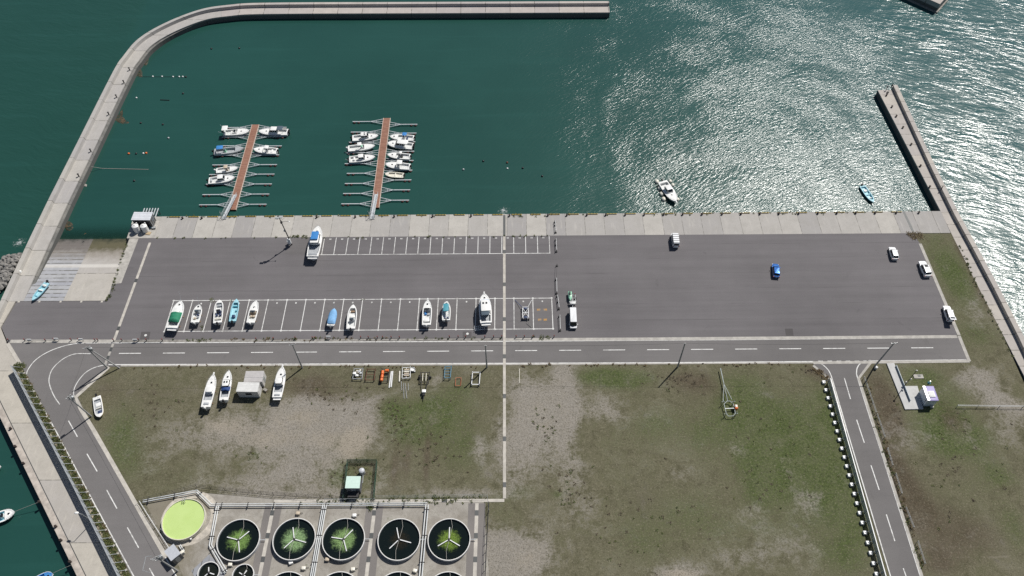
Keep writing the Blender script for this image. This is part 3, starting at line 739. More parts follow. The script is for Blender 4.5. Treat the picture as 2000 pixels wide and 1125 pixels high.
# ================================================================== BOATS
def boat(name, label, bow, stern, zdeck, B=None, group=None, dry=True, zk=.55, D=None, hull=WHITE, deck=WHITE, floor=NONSKID, style='open',
         cock=(.05, .55), motor='black', nm=1, stripe=None, cabin=None, top=None, console=None, seats=None, tarp=None, rail=True, hatch=True, pulpit=False, extra=None, blunt=1.0, wlz=None):
    """bow / stern: survey-photo pixels of the stem head and transom at deck height zdeck"""
    b, s_ = at(*bow, zdeck), at(*stern, zdeck)
    L = (b - s_).length; c = (b + s_) / 2; rz = math.atan2(b.y - s_.y, b.x - s_.x)
    z0 = 0.0 if dry else (wlz if wlz is not None else WATER_Z)
    D = D or max(.75, L * .155)
    if dry: zk = zdeck - D
    else: zk = zdeck - z0 - D
    B = (B or L * .32) * 1.07
    root = thing(name, label, 'boat', (c.x, c.y, z0), rz, group)
    N = 18
    def half(t):
        a = .90 + .10 * math.sin(math.pi * min(t / .45, 1) / 2)
        if t > .42: a *= max(0.0, 1 - ((t - .42) / .58) ** (2.9 * blunt)) ** .74
        return max(.05, B / 2 * a)
    def sheer(t): return zk + D * (1 + .16 * t * t)
    def keel(t): return zk + (0 if t < .62 else D * .95 * ((t - .62) / .38) ** 2.2)
    def chine(t): return zk + D * (.38 + .45 * max(0, (t - .45) / .55) ** 1.6)
    X = lambda t: -L / 2 + L * t
    T = [i / (N - 1) for i in range(N)]
    mb = MB(); rings = []
    for t in T:
        h = half(t); hs = sheer(t); ck = max(keel(t), 0); ch = chine(t); g = min(.12, h * .5)
        rings.append([(X(t), 0, ck), (X(t), -h * .80, ch), (X(t), -h * .98, hs - .10), (X(t), -h, hs - .06), (X(t), -h + .02, hs), (X(t), -h + g, hs + .01),
                      (X(t), h - g, hs + .01), (X(t), h - .02, hs), (X(t), h, hs - .06), (X(t), h * .98, hs - .10), (X(t), h * .80, ch)])
    n = 11; vs = [p for r in rings for p in r]; fs = []
    for k in range(N - 1):
        for i in range(n):
            if i == 5: continue
            j = (i + 1) % n; fs.append((k * n + i, (k + 1) * n + i, (k + 1) * n + j, k * n + j))
    fs.append(tuple(range(n))); fs.append(tuple((N - 1) * n + i for i in range(n - 1, -1, -1)))
    mb.add(vs, fs); mb.build('hull', hull, root, ang=.6)
    if stripe:
        for sgn in (-1, 1):
            mb = MB()
            pts = [(X(t), sgn * (half(t) * .99 + .012), sheer(t) - .16) for t in T]
            up = [(p[0], p[1] + sgn * .004, p[2] + .09) for p in pts]
            mb.add(pts + up, [(i, i + 1, N + i + 1, N + i) for i in range(N - 1)]); mb.build('stripe', stripe, root)
    # deck: foredeck + side decks + aft deck ; cockpit well between cock[0] and cock[1]
    t0, t1 = cock; sd = min(.28, B * .11)
    mb = MB(); mc = MB()
    TT = sorted(set(T + [t0, t1]))
    def inner(t): return max(.02, half(t) - min(.1, half(t) * .5))
    for a, b2 in zip(TT, TT[1:]):
        for sgn in (-1, 1):
            if t0 <= a and b2 <= t1:
                p = [(X(a), sgn * inner(a), sheer(a) + .012), (X(b2), sgn * inner(b2), sheer(b2) + .012), (X(b2), sgn * (half(b2) - sd), sheer(b2) + .012), (X(a), sgn * (half(a) - sd), sheer(a) + .012)]
            else:
                p = [(X(a), sgn * inner(a), sheer(a) + .012), (X(b2), sgn * inner(b2), sheer(b2) + .012), (X(b2), 0, sheer(b2) + .012 + .06 * half(b2)), (X(a), 0, sheer(a) + .012 + .06 * half(a))]
            mb.add(p, [(0, 1, 2, 3) if sgn < 0 else (3, 2, 1, 0)])
    mb.build('deck', deck, root, ang=.4)
    fz = lambda t: sheer(t) - min(.62, D * .5)
    W = [t for t in TT if t0 <= t <= t1]
    for a, b2 in zip(W, W[1:]):
        for sgn in (-1, 1):
            ia, ib = half(a) - sd, half(b2) - sd
            mc.add([(X(a), sgn * ia, sheer(a) + .012), (X(b2), sgn * ib, sheer(b2) + .012), (X(b2), sgn * ib, fz(t0)), (X(a), sgn * ia, fz(t0))], [(0, 1, 2, 3)])
        mc.add([(X(a), -(half(a) - sd), fz(t0)), (X(b2), -(half(b2) - sd), fz(t0)), (X(b2), half(b2) - sd, fz(t0)), (X(a), half(a) - sd, fz(t0))], [(0, 1, 2, 3)])
    for t in (t0, t1):
        i = half(t) - sd; mc.add([(X(t), -i, fz(t0)), (X(t), i, fz(t0)), (X(t), i, sheer(t) + .03), (X(t), -i, sheer(t) + .03)], [(0, 1, 2, 3)])
    mc.build('cockpit', floor, root, False)
    zf = fz(t0)
    # cabin
    if cabin:
        c0, c1, wf, hh = cabin['x0'], cabin['x1'], cabin.get('w', .66), cabin.get('h', .9)
        zb = sheer(c0) - .02; w0 = min(B * wf, 2 * half(c1) * .9 + .3)
        xa, xb = X(c0), X(c1); lx = xb - xa
        fs_ = cabin.get('slope', .32)       # share of the length taken by the raked windscreen
        def ring(z, xs, xe, w, r): return [(x, y, z) for x, y in rrect(xe - xs, w, min(r, w * .3), 3, (xs + xe) / 2, 0)]
        zc = zb + hh * .42
        MB().loft([ring(zb, xa, xb, w0, .25), ring(zc, xa, xb - lx * .10, w0 * .96, .25)]).build('cabin', deck, root)
        MB().loft([ring(zc + .001, xa + .02, xb - lx * .11, w0 * .95, .25), ring(zb + hh, xa + .05, xb - lx * fs_, w0 * .84, .2)]).build('windscreen', cabin.get('glass', GLASS), root)
        for sgn in (-1, 1):
            for k in (0.02, .34, .62):
                xp = xa + .04 + (lx * (1 - fs_)) * k
                MB().bar((xp, sgn * w0 * .477, zc), (xp + .02, sgn * w0 * .424, zb + hh), .09, .05).build('window_pillar', deck, root, False)
            MB().bar((xb - lx * .115, sgn * w0 * .42, zc), (xb - lx * fs_, sgn * w0 * .37, zb + hh), .08, .06).build('window_pillar', deck, root, False)
        rm = cabin.get('roof', WHITE)
        re = cabin.get('over', .0)
        rf = MB(); rf.loft([ring(zb + hh, xa - re, xb - lx * fs_ + .06, w0 * .90, .22), ring(zb + hh + .07, xa - re, xb - lx * fs_ + .05, w0 * .90, .22), ring(zb + hh + .11, xa - re + .12, xb - lx * fs_ - .08, w0 * .78, .2)])
        ro = rf.build('roof', rm, root)
        for k in range(cabin.get('hatches', 0)):
            y = (k - (cabin['hatches'] - 1) / 2) * w0 * .36
            MB().box((xb - lx * (fs_ + .22), y, zb + hh + .13), (.46, w0 * .2, .05)).build('roof_hatch', GLASS, ro, False)
        if cabin.get('radar'): MB().lathe([(.2, 0), (.24, .06), (.24, .14), (.1, .2)], (xa + lx * .25, 0, zb + hh + .11), 10).build('radar_dome', WHITE, ro)
        if cabin.get('band'):
            MB().loft([ring(zc - .02, xa + lx * .5, xb - lx * .085, w0 * .965, .25), ring(zc + hh * .22, xa + lx * .5, xb - lx * .14, w0 * .945, .25)]).build('screen_cover', cabin['band'], root)
    if console:
        xc = X(console.get('x', .42)); w = console.get('w', B * .36)
        MB().loft([[(x, y, zf) for x, y in rrect(.75, w, .12, 2, xc, 0)], [(x, y, sheer(.4) + .32) for x, y in rrect(.6, w * .9, .12, 2, xc + .02, 0)]]).build('console', console.get('m', WHITE), root)
        MB().loft([[(x, y, sheer(.4) + .32) for x, y in rrect(.5, w * .88, .1, 2, xc + .06, 0)], [(x, y, sheer(.4) + .62) for x, y in rrect(.2, w * .8, .08, 2, xc, 0)]]).build('windscreen', console.get('glass', GREYGLASS), root)
        MB().lathe([(.19, 0), (.19, .03)], (xc - .42, 0, sheer(.4) + .22), 10).build('steering_wheel', BLACK, root)
    if seats:
        for (tx, y, lx_, ly_, hz, mm) in seats:
            MB().prism(rrect(lx_, ly_, .08, 2, X(tx), y), zf, zf + hz, .05).build('seat', mm, root)
    if top:
        tx0, tx1, wf, hz, mm = top[:5]
        zt = sheer(.3) + hz; w = B * wf; xa, xb = X(tx0), X(tx1)
        MB().loft([[(x, y, zt) for x, y in rrect(xb - xa, w, .2, 3, (xa + xb) / 2, 0)], [(x, y, zt + .06) for x, y in rrect(xb - xa, w, .2, 3, (xa + xb) / 2, 0)], [(x, y, zt + .12) for x, y in rrect((xb - xa) * .8, w * .8, .15, 3, (xa + xb) / 2, 0)]]).build('canopy', mm, root)
        for xx in (xa + .15, xb - .15):
            for sg in (-1, 1): MB().tube((xx, sg * w * .42, zt), (xx + .1, sg * min(w * .46, B * .4), zf + .25), .03, 5).build('canopy_post', STEEL, root)
    if tarp:
        tx0, tx1, hz, mm = tarp[:4]; rr = []; rg = random.Random(sum(map(ord, label)))
        K = 9
        for k in range(K):
            t = tx0 + (tx1 - tx0) * k / (K - 1); h = half(t) * (tarp[4] if len(tarp) > 4 else .97); zs = sheer(t) + .03
            e = 1 if 0 < k < K - 1 else .15
            up = hz * e * (.85 + .3 * rg.random())
            rr.append([(X(t), -h, zs - .12), (X(t), -h * .96, zs + up * .25), (X(t), -h * .55, zs + up * (.72 + .15 * rg.random())), (X(t), 0, zs + up), (X(t), h * .55, zs + up * (.72 + .15 * rg.random())), (X(t), h * .96, zs + up * .25), (X(t), h, zs - .12)])
        MB().loft(rr, close=False, caps=False).build('tarpaulin', mm, root, ang=1.2)
    if motor:
        col = {'black': BLACK, 'white': WHITE, 'grey': STEEL}[motor]
        for k in range(nm):
            y = (k - (nm - 1) / 2) * .62
            xm = -L / 2 - .28
            o = MB().loft([[(x, yy, sheer(0) + .02) for x, yy in rrect(.52, .36, .1, 2, xm, y)], [(x, yy, sheer(0) + .34) for x, yy in rrect(.62, .40, .14, 2, xm - .02, y)], [(x, yy, sheer(0) + .52) for x, yy in rrect(.42, .30, .1, 2, xm, y)]]).build('outboard_motor', col, root)
            lo = max(zk + .1, .25) if dry else zk + .1
            MB().box((xm + .02, y, (sheer(0) + lo) / 2), (.22, .16, max(.2, sheer(0) - lo))).build('motor_leg', STEEL if col is not BLACK else BLACK, o, False)
    if rail:
        mr = MB(); pts = [(X(t), sg, t) for t, sg in ()]
        tr0 = max(t1 + .03, .6)
        tl = [tr0 + (1 - tr0) * k / 5 * .985 for k in range(6)]
        P1 = [(X(t), -(half(t) * .93), sheer(t) + (.34 if k else .02)) for k, t in enumerate(tl)]
        P2 = [(p[0], -p[1], p[2]) for p in P1][::-1]
        mr.path(P1 + P2, .022, 4)
        for k, t in enumerate(tl[1:], 1):
            for sg in (-1, 1): mr.tube((X(t), sg * half(t) * .93, sheer(t)), (X(t), sg * half(t) * .93, sheer(t) + .34), .018, 4)
        mr.build('bow_rail', STEEL, root)
    if hatch:
        th = min(.86, t1 + .16) if not cabin else min(.84, max(t1, cabin['x1']) + .07)
        MB().prism(rrect(.42, .42, .08, 2, X(th), 0), sheer(th) + .02, sheer(th) + .1, .03).build('deck_hatch', GLASS if hatch is True else hatch, root)
    if pulpit:
        MB().prism([(L / 2 - .45, -.2), (L / 2 + .45, -.14), (L / 2 + .45, .14), (L / 2 - .45, .2)], sheer(1) - .02, sheer(1) + .07).build('pulpit', WHITE, root)
    if dry and zk > .15:
        for tx in (.22, .58):
            for sg in (-1, 1): MB().box((X(tx), sg * B * .22, zk * .5 + .06), (.28, .24, zk + .1)).build('keel_block', TAN, root, False)
            MB().box((X(tx), 0, .09), (.2, B * .62, .17)).build('keel_beam', TAN, root, False)
    if extra: extra(root, X, half, sheer, zf, L, B)
    return root

def ex_poles(root, X, half, sheer, zf, L, B):
    for sg in (-1, 1): MB().tube((X(.1), sg * B * .3, sheer(.1)), (X(-.12), sg * B * .55, sheer(.1) + 1.6), .03, 5).build('rod', ALU, root)
def ex_ladder(root, X, half, sheer, zf, L, B):
    MB().box((X(0) - .25, 0, sheer(0) - .35), (.5, B * .7, .07)).build('swim_platform', WHITE, root, False)
def ex_box(y=0.0, t=.18, m=GREYDECK, w=.5, d=1.1, h=.18):
    def f(root, X, half, sheer, zf, L, B): MB().prism(rrect(w, d, .06, 2, X(t), y), sheer(t) - .02, sheer(t) + h, .03).build('engine_hatch', m, root)
    return f
def ex_mast(root, X, half, sheer, zf, L, B):
    m = MB(); m.tube((X(1) - .1, 0, sheer(1)), (X(1) + .5, 0, sheer(1) + .9), .03, 5); m.tube((X(1) + .5, 0, sheer(1) + .9), (X(1) + 1.0, 0, sheer(1) + 2.3), .03, 5)
    m.build('anchor_davit', ALU, root)
def combine(*fs):
    def f(*a):
        for g in fs: g(*a)
    return f

GM = 'boats moored at the floating docks'; GD = 'boats parked ashore in the marked bays'; GG = 'boats laid up on the grass'
zA = zoomed(380, 230, 5.625); zB = zoomed(650, 220, 5.358); zC = zoomed(310, 570, 9.09); zD = zoomed(620, 565, 7.143); zE = zoomed(900, 560, 8.333); zG = zoomed(380, 700, 9.09)
ZM = -.95
boat('motorboat', 'white motorboat with two white canopy squares at the outer end of the western dock', zA(605, 148), zA(322, 160), ZM, 2.5, GM, False, cock=(.05, .52), console={'x': .42, 'glass': GLASS}, top=(-.02, .2, .72, 1.5, WHITE), motor='black', seats=[(.3, 0, .5, 1.2, .45, WHITE)], extra=ex_poles)
boat('motorboat', 'white cabin boat with dark canopy panel at the outer right berth of the western dock', zA(703, 150), zA(1025, 155), ZM, 2.6, GM, False, cock=(.05, .36), cabin=dict(x0=.33, x1=.66, w=.62, h=1.15, glass=GLASS), top=(.14, .34, .6, 1.35, GREYGLASS), motor='black', nm=2, stripe=TARPNAVY)
boat('motorboat', 'grey decked open boat with blue stern canopy on the western dock', zA(538, 340), zA(215, 372), ZM, 2.3, GM, False, deck=GREYDECK, floor=GREYDECK, cock=(.05, .72), console={'x': .36, 'm': GREENPLASTIC, 'w': .9}, top=(.12, .34, .6, 1.3, TARPBLUE), motor='black', hatch=False)
boat('motorboat', 'white open motorboat with pink bow fender beside the western dock, right side', zA(648, 345), zA(905, 365), ZM, 2.4, GM, False, cock=(.06, .6), console={'x': .42, 'glass': GREYGLASS}, top=(.32, .5, .5, 1.2, WHITE), motor='black', seats=[(.22, 0, .5, 1.2, .4, WHITE)])
boat('motorboat', 'small white runabout with beige canopy moored left of the western dock', zA(478, 553), zA(238, 580), ZM - .1, 2.0, GM, False, cock=(.05, .62), console={'x': .48, 'm': BEIGE}, top=(.38, .56, .6, 1.0, BEIGE), motor='white', hatch=False)
boat('motorboat', 'white cuddy cabin boat nearest the shore on the western dock', zA(443, 660), zA(155, 690), ZM, 2.5, GM, False, cock=(.05, .42), cabin=dict(x0=.36, x1=.66, w=.6, h=.95), motor='black', extra=ex_box(t=.1))
boat('motorboat', 'white cabin boat with round roof at the outer left berth of the eastern dock', zB(478, 242), zB(205, 266), ZM, 2.45, GM, False, cock=(.05, .36), cabin=dict(x0=.34, x1=.66, w=.62, h=1.1, hatches=2), motor='black', stripe=GREYDECK)
boat('motorboat', 'white open boat with green windscreen and white T-top on the eastern dock', zB(442, 348), zB(160, 375), ZM, 2.4, GM, False, cock=(.05, .6), console={'x': .5, 'glass': GREENPLASTIC}, top=(.36, .52, .5, 1.25, WHITE), motor='white', hatch=False)
boat('motorboat', 'white cuddy boat with two outrigger poles on the eastern dock, left side', zB(444, 464), zB(172, 490), ZM, 2.5, GM, False, cock=(.05, .4), cabin=dict(x0=.36, x1=.64, w=.58, h=.95), motor='black', extra=combine(ex_poles, ex_box(t=.2, m=WHITE)))
boat('motorboat', 'white centre console boat with bright blue canopy on the eastern dock', zB(597, 250), zB(848, 265), ZM, 2.3, GM, False, cock=(.05, .66), console={'x': .42, 'm': WHITE}, top=(.28, .46, .52, 1.25, TARPBLUE), motor='black', seats=[(.28, 0, .4, .9, .45, NAVY)])
boat('motorboat', 'blunt bowed white cabin boat with long white hardtop on the eastern dock', zB(575, 318), zB(836, 350), ZM, 2.6, GM, False, cock=(.04, .34), cabin=dict(x0=.3, x1=.72, w=.66, h=1.15, over=.9), motor='black', nm=2, blunt=1.5)
boat('motorboat', 'white open boat with dark seats beside the eastern dock, right side', zB(571, 440), zB(808, 460), ZM, 2.2, GM, False, cock=(.05, .62), console={'x': .46, 'm': GREYDECK, 'glass': GLASS}, top=(.34, .46, .4, 1.2, WHITE), motor='black', seats=[(.36, 0, .45, 1.1, .5, BLACK)])
boat('motorboat', 'white boat with square white hardtop and dark hatch on the eastern dock', zB(550, 540), zB(806, 565), ZM, 2.4, GM, False, cock=(.05, .56), console={'x': .46, 'm': WHITE}, top=(.3, .52, .62, 1.3, WHITE), motor='black')
boat('skiff', 'small plain cream open skiff on the shoreward side of the eastern dock', zB(546, 642), zB(740, 656), ZM - .15, 1.9, GM, False, hull=CREAM, deck=CREAM, floor=CREAM, cock=(.07, .8), motor='black', rail=False, hatch=False, seats=[(.45, 0, .3, 1.4, .3, CREAM)], D=.75)

# ashore, lower row of bays
boat('cabin_cruiser', 'large white cruiser with dark green tarpaulin over its cockpit at the row end', zC(400, 162), zC(228, 640), 2.0, 2.75, GD, D=1.5, cock=(.06, .52), tarp=(.2, .56, .75, TARPGREEN, .9), motor=None, extra=combine(ex_ladder, ex_mast), stripe=GREYDECK, cabin=dict(x0=.5, x1=.8, w=.55, h=.45, glass=WHITE, slope=.3))
boat('motorboat', 'white open boat with cluttered console beside the green covered cruiser', zC(716, 226), zC(640, 540), 1.55, 2.05, GD, cock=(.06, .7), console={'x': .58, 'm': GREYDECK, 'glass': GREYGLASS, 'w': 1.1}, motor='white', seats=[(.42, -.3, .4, .4, .45, NAVY), (.25, .3, .4, .5, .4, BEIGE), (.3, -.35, .4, .4, .4, GREYDECK)], extra=ex_mast)
boat('motorboat', 'white bowrider with navy blue seats and dark console in the third bay', zC(1080, 146), zC(1042, 548), 1.6, 2.05, GD, cock=(.08, .86), console={'x': .5, 'm': NAVY, 'glass': GLASS, 'w': 1.0}, motor='black', rail=False, seats=[(.78, 0, .5, 1.0, .4, GREYDECK), (.36, -.4, .5, .45, .5, NAVY), (.36, .4, .5, .45, .5, NAVY), (.2, 0, .4, 1.4, .4, CREAM)], hatch=False, blunt=1.35)
boat('skiff', 'light blue open fishing skiff parked between two white boats', zC(1385, 128), zC(1308, 520), 1.35, 1.75, GD, hull=SKYBLUE, deck=SKYDECK, floor=SKYDECK, cock=(.06, .82), D=.85, motor='black', rail=False, hatch=False, seats=[(.84, 0, .3, .9, .45, TEAL), (.68, 0, .3, 1.1, .35, TEAL), (.22, 0, .7, .7, .55, NAVY), (.48, -.3, .4, .3, .35, TEAL)])
boat('motorboat', 'white boat with beige seats and swept bow beside the light blue skiff', zC(1730, 157), zC(1628, 545), 1.6, 2.05, GD, cock=(.08, .52), console={'x': .47, 'm': BEIGE, 'w': 1.3, 'glass': GREYGLASS}, motor='white', seats=[(.3, .3, .5, .5, .45, BEIGE), (.3, -.3, .5, .5, .45, BEIGE), (.42, .3, .3, .5, .6, TAN)])
boat('motorboat', 'small boat wrapped in a pale blue cover alone between empty bays', zD(236, 268), zD(182, 505), 1.5, 1.8, GD, cock=(.06, .6), tarp=(.10, .97, .38, TARPPALE, 1.03), motor='grey', rail=False, hatch=False, extra=ex_mast)
boat('motorboat', 'white open boat with smoked windscreen and tall bow roller beside the blue cover', zD(500, 216), zD(464, 548), 1.65, 2.1, GD, cock=(.08, .84), console={'x': .36, 'm': GREYDECK, 'w': 1.1}, motor='black', rail=False, seats=[(.74, 0, .4, .9, .35, TAN), (.55, 0, .7, 1.1, .2, WHITE)], hatch=False, extra=ex_mast)
boat('motorboat', 'long white motorboat with black curved windscreen left of the teal roofed boat', zD(1540, 152), zD(1520, 495), 1.6, 2.1, GD, cock=(.06, .66), console={'x': .60, 'm': GREYDECK, 'w': 1.35, 'glass': GLASS}, motor='white', seats=[(.48, .35, .6, .5, .4, TARPBLUE), (.45, -.3, .5, .5, .4, GREYDECK), (.2, 0, .7, 1.2, .45, WHITE)], pulpit=True)
boat('motorboat', 'small white boat with teal flat roof and twin dark stern wells', zD(1800, 168), zD(1795, 430), 1.55, 1.9, GD, cock=(.05, .72), console={'x': .62, 'm': WHITE, 'w': 1.0}, top=(.34, .74, .62, 1.0, TEAL), motor='black', seats=[(.14, -.3, .4, .4, .5, NAVY), (.14, .3, .4, .4, .5, NAVY)], hatch=BLACK)
boat('cabin_cruiser', 'largest white flybridge cruiser ashore with blue screen band and two roof hatches', zE(382, 118), zE(410, 585), 2.5, 2.75, GD, D=1.75, cock=(.05, .42), floor=GREYDECK, cabin=dict(x0=.30, x1=.80, w=.70, h=1.2, slope=.25, hatches=2, band=TARPBLUE), top=(.17, .33, .64, 1.0, GREYGLASS), motor=None, pulpit=True, extra=ex_ladder, stripe=RUST)
# upper lot
zF = zoomed(520, 410, 10.23)
boat('cabin_cruiser', 'white cabin cruiser with bright blue bridge canopy parked beside the lamp mast', zF(1042, 328), zF(922, 925), 2.2, 3.0, 'boats ashore on the asphalt', D=1.7, cock=(.10, .42), floor=GREYDECK, cabin=dict(x0=.38, x1=.74, w=.70, h=.95, slope=.35, over=.2), tarp=None, top=(.44, .70, .56, 1.35, TARPBLUE), motor=None, extra=combine(ex_ladder, ex_box(t=.06, m=GREYDECK, w=.6, d=2.2)))
zH = zoomed(0, 440, 6.62)
boat('skiff', 'light blue skiff with black outboard lying on the striped slipway', zH(418, 972), zH(606, 742), .75, 1.55, None, D=.72, hull=SKYBLUE, deck=SKYDECK, floor=SKYDECK, cock=(.1, .80), motor='black', rail=False, hatch=False, seats=[(.16, 0, .5, 1.0, .5, WHITE), (.42, 0, .35, 1.2, .4, WHITE), (.75, 0, .25, .7, .35, TEAL)])
# afloat
zI = zoomed(1260, 330, 6.25)
boat('motorboat', 'white cabin boat floating among white fenders off the quay edge', zI(378, 402), zI(212, 150), -.9, 2.75, None, False, cock=(.08, .36), cabin=dict(x0=.32, x1=.62, w=.62, h=1.0), motor='black', pulpit=True)
zJ = zoomed(1500, 281, 4)
boat('skiff', 'light blue open skiff drifting in the sun glitter near the pier', zJ(824, 456), zJ(738, 328), -1.25, 1.75, None, False, D=.8, hull=SKYBLUE, deck=SKYDECK, floor=SKYDECK, cock=(.06, .86), motor='black', rail=False, hatch=False, seats=[(.28, 0, .7, .8, .4, WHITE), (.5, 0, .35, 1.3, .3, SKYDECK), (.72, 0, .3, .9, .3, WHITE)])
boat('motorboat', 'white boat with pale turquoise cockpit tied to the lower left quay by a long line', (29, 1000), (-20, 1016), -.95, 2.4, None, False, hull=WHITE, deck=WHITE, floor=SKYDECK, cock=(.08, .6), console={'x': .5, 'glass': GLASS}, motor='black')
boat('motorboat', 'blue decked boat just showing at the bottom edge by the left quay', (104, 1121), (64, 1140), -.95, 2.2, None, False, deck=TARPBLUE, floor=TARPBLUE, cock=(.08, .6), motor='black')
boat('motorboat', 'white boat whose bow alone shows at the left edge of the water', (2, 911), (-44, 926), -.95, 2.2, None, False, cock=(.08, .6), motor='black')
# grass
boat('motorboat', 'white boat with long pulpit and dark stern grille, leftmost of the pair on grass', zG(345, 285), zG(195, 860), 1.85, 2.15, GG, D=1.3, cock=(.2, .40), cabin=dict(x0=.42, x1=.66, w=.62, h=.42, glass=WHITE, slope=.3), motor='white', pulpit=True, extra=ex_box(t=.09, m=GREYDECK), floor=GREYDECK)
boat('motorboat', 'white cabin boat with navy blue cockpit cover beside the white hut', zG(615, 218), zG(515, 742), 1.85, 2.0, GG, D=1.3, cock=(.1, .44), cabin=dict(x0=.42, x1=.70, w=.72, h=.7, hatches=2, roof=WHITE), tarp=(.30, .45, .42, TARPNAVY, .92), motor='black', floor=GREYDECK)
boat('motorboat', 'white cabin boat right of the hut with shaded grey cockpit and bow roller', zG(1566, 150), zG(1460, 688), 1.85, 2.15, GG, D=1.3, cock=(.16, .40), cabin=dict(x0=.38, x1=.66, w=.66, h=.85), motor=None, pulpit=True, floor=GREYDECK, extra=combine(ex_box(t=.07, m=GREYDECK, w=.4, d=1.2), ex_ladder))
zK = zoomed(170, 760, 16.07)
boat('dinghy', 'small white dinghy with yellow gunwale lying on grass beside the road bend', zK(405, 880), zK(300, 235), .75, 1.75, GG, D=.7, cock=(.14, .84), motor='black', rail=False, hatch=False, blunt=1.9, floor=GREYDECK, stripe=YELLOW, seats=[(.06, .4, .5, .5, .5, WHITE), (.36, 0, .9, 1.1, .12, WHITE), (.56, 0, .18, 1.15, .4, CREAM), (.72, .1, .7, .9, .1, NAVY)])

# ================================================================== CARS
def wheel_set(root, xs, w, r=.33):
    for x in xs:
        for sg in (-1, 1):
            o = MB().at((x, sg * (w / 2 - .10), r), 0, R(90)).lathe([(r * .62, -.1), (r, -.11), (r, .11), (r * .62, .1)], n=14).build('wheel', TYRE, root)
            MB().at((x, sg * (w / 2 - .10), r), 0, R(90)).lathe([(r * .3, -.115), (r * .62, -.108), (r * .62, .108), (r * .3, .115)], n=10).build('rim', WHEELRIM, o)
def car(label, front, rear, W, Hh, paintm, kind='hatch', group='cars parked on the asphalt', name='car', zref=.8, cat='car', Lfix=None):
    f, b = at(*front, zref), at(*rear, zref); c = (f + b) / 2; L = Lfix or (f - b).length; rz = math.atan2(f.y - b.y, f.x - b.x)
    root = thing(name, label, cat, (c.x, c.y, .03), rz, group)
    hb = {'hatch': .92, 'suv': 1.02, 'van': 1.05, 'box': 1.0}[kind]
    fx, rx = {'hatch': (.24, .03), 'suv': (.27, .05), 'van': (.10, .01), 'box': (.13, .01)}[kind]   # bonnet share, boot share
    hl, ht = hb * .80, hb
    def ring(z, x0, x1, w, r): return [(x, y, z) for x, y in rrect(x1 - x0, w, r, 4, (x0 + x1) / 2, 0)]
    xf, xr = L / 2, -L / 2; bx = xf - L * fx
    # body: sill, flank, belt; bonnet slopes down to the nose
    prof = [(.22, .06, .93, .35), (.42, .0, .995, .45), (hb * .62, .0, 1.0, .45), (hb * .86, .02, .98, .45), (hb, .05, .94, .42)]
    rings = []
    for z, ins, wf, r in prof:
        rg = ring(z, xr + ins, xf - ins, W * wf, r)
        rg = [(x, y, z if (x < bx or z < hb * .7) else z - (x - bx) / (xf - bx) * (.20 if kind != 'van' else .30) * (z / hb)) for x, y, z in rg]
        rings.append(rg)
    MB().loft(rings).build('body', paintm, root, ang=.5)
    g0, g1 = xr + L * rx + .05, bx + .05
    rk_f = {'hatch': .62, 'suv': .62, 'van': .48, 'box': .35}[kind]; rk_r = {'hatch': .45, 'suv': .35, 'van': .06, 'box': .05}[kind]
    zr = Hh - .07
    gw0, gw1 = W * .90, W * {'hatch': .74, 'suv': .76, 'van': .86, 'box': .86}[kind]
    if kind in ('van', 'box'):
        wl = xf - L * (.30 if kind == 'van' else .27)
        MB().loft([ring(hb - .02, xr + .05, wl, W * .955, .12), ring(zr, xr + .1, wl - .12, gw1, .14)]).build('upper_body', paintm, root, ang=.5)
        g0 = wl - .02
        MB().loft([ring(hb - .02, g0 - .3, g1, gw0, .15), ring(zr - .01, g0 - .5, g1 - rk_f, gw1 - .02, .15)]).build('windscreen', GLASS, root)
        for k in range(3):
            xa = xr + .25 + (wl - xr - .3) * k / 3; xb = xa + (wl - xr - .3) / 3 - .12
            for sg in (-1, 1):
                za, zb = hb + .08, zr - .14
                ya = sg * (W * .955 / 2 + .012); yb = sg * (gw1 / 2 + .030)
                MB().add([(xa, ya, za), (xb, ya, za), (xb - .02, yb, zb), (xa + .02, yb, zb)], [(0, 1, 2, 3) if sg < 0 else (3, 2, 1, 0)]).build('side_window', GLASS, root, False)
        MB().add([(xr + .035, -W * .36, hb + .1), (xr + .035, W * .36, hb + .1), (xr + .065, W * .33, zr - .12), (xr + .065, -W * .33, zr - .12)], [(3, 2, 1, 0)]).build('rear_window', GLASS, root, False)
        MB().loft([ring(zr, xr + .1, g1 - rk_f + .04, gw1, .16), ring(Hh, xr + .2, g1 - rk_f - .1, gw1 * .92, .16)]).build('roof', paintm, root, ang=.5)
    else:
        MB().loft([ring(hb - .02, g0, g1, gw0, .28), ring(zr, g0 + rk_r, g1 - rk_f, gw1, .22)]).build('windscreen', GLASS, root)
        for sg in (-1, 1):
            MB().bar((g1 - .12, sg * (gw0 / 2 - .10), hb - .02), (g1 - rk_f - .06, sg * (gw1 / 2 - .05), zr), .08, .06).build('pillar', paintm, root, False)
            MB().bar((g0 + .12, sg * (gw0 / 2 - .10), hb - .02), (g0 + rk_r + .08, sg * (gw1 / 2 - .05), zr), .16, .08).build('pillar', paintm, root, False)
            xm = (g0 + g1) / 2 - .1; MB().bar((xm, sg * (gw0 / 2 + .004), hb), (xm, sg * (gw1 / 2 + .004), zr), .09, .04).build('pillar', paintm, root, False)
        ro = MB().loft([ring(zr, g0 + rk_r - .06, g1 - rk_f + .03, gw1 + .02, .22), ring(Hh - .015, g0 + rk_r, g1 - rk_f - .06, gw1 * .95, .22), ring(Hh, g0 + rk_r + .15, g1 - rk_f - .2, gw1 * .75, .2)]).build('roof', paintm, root, ang=.5)
    wheel_set(root, (xf - L * .19, xr + L * .19), W)
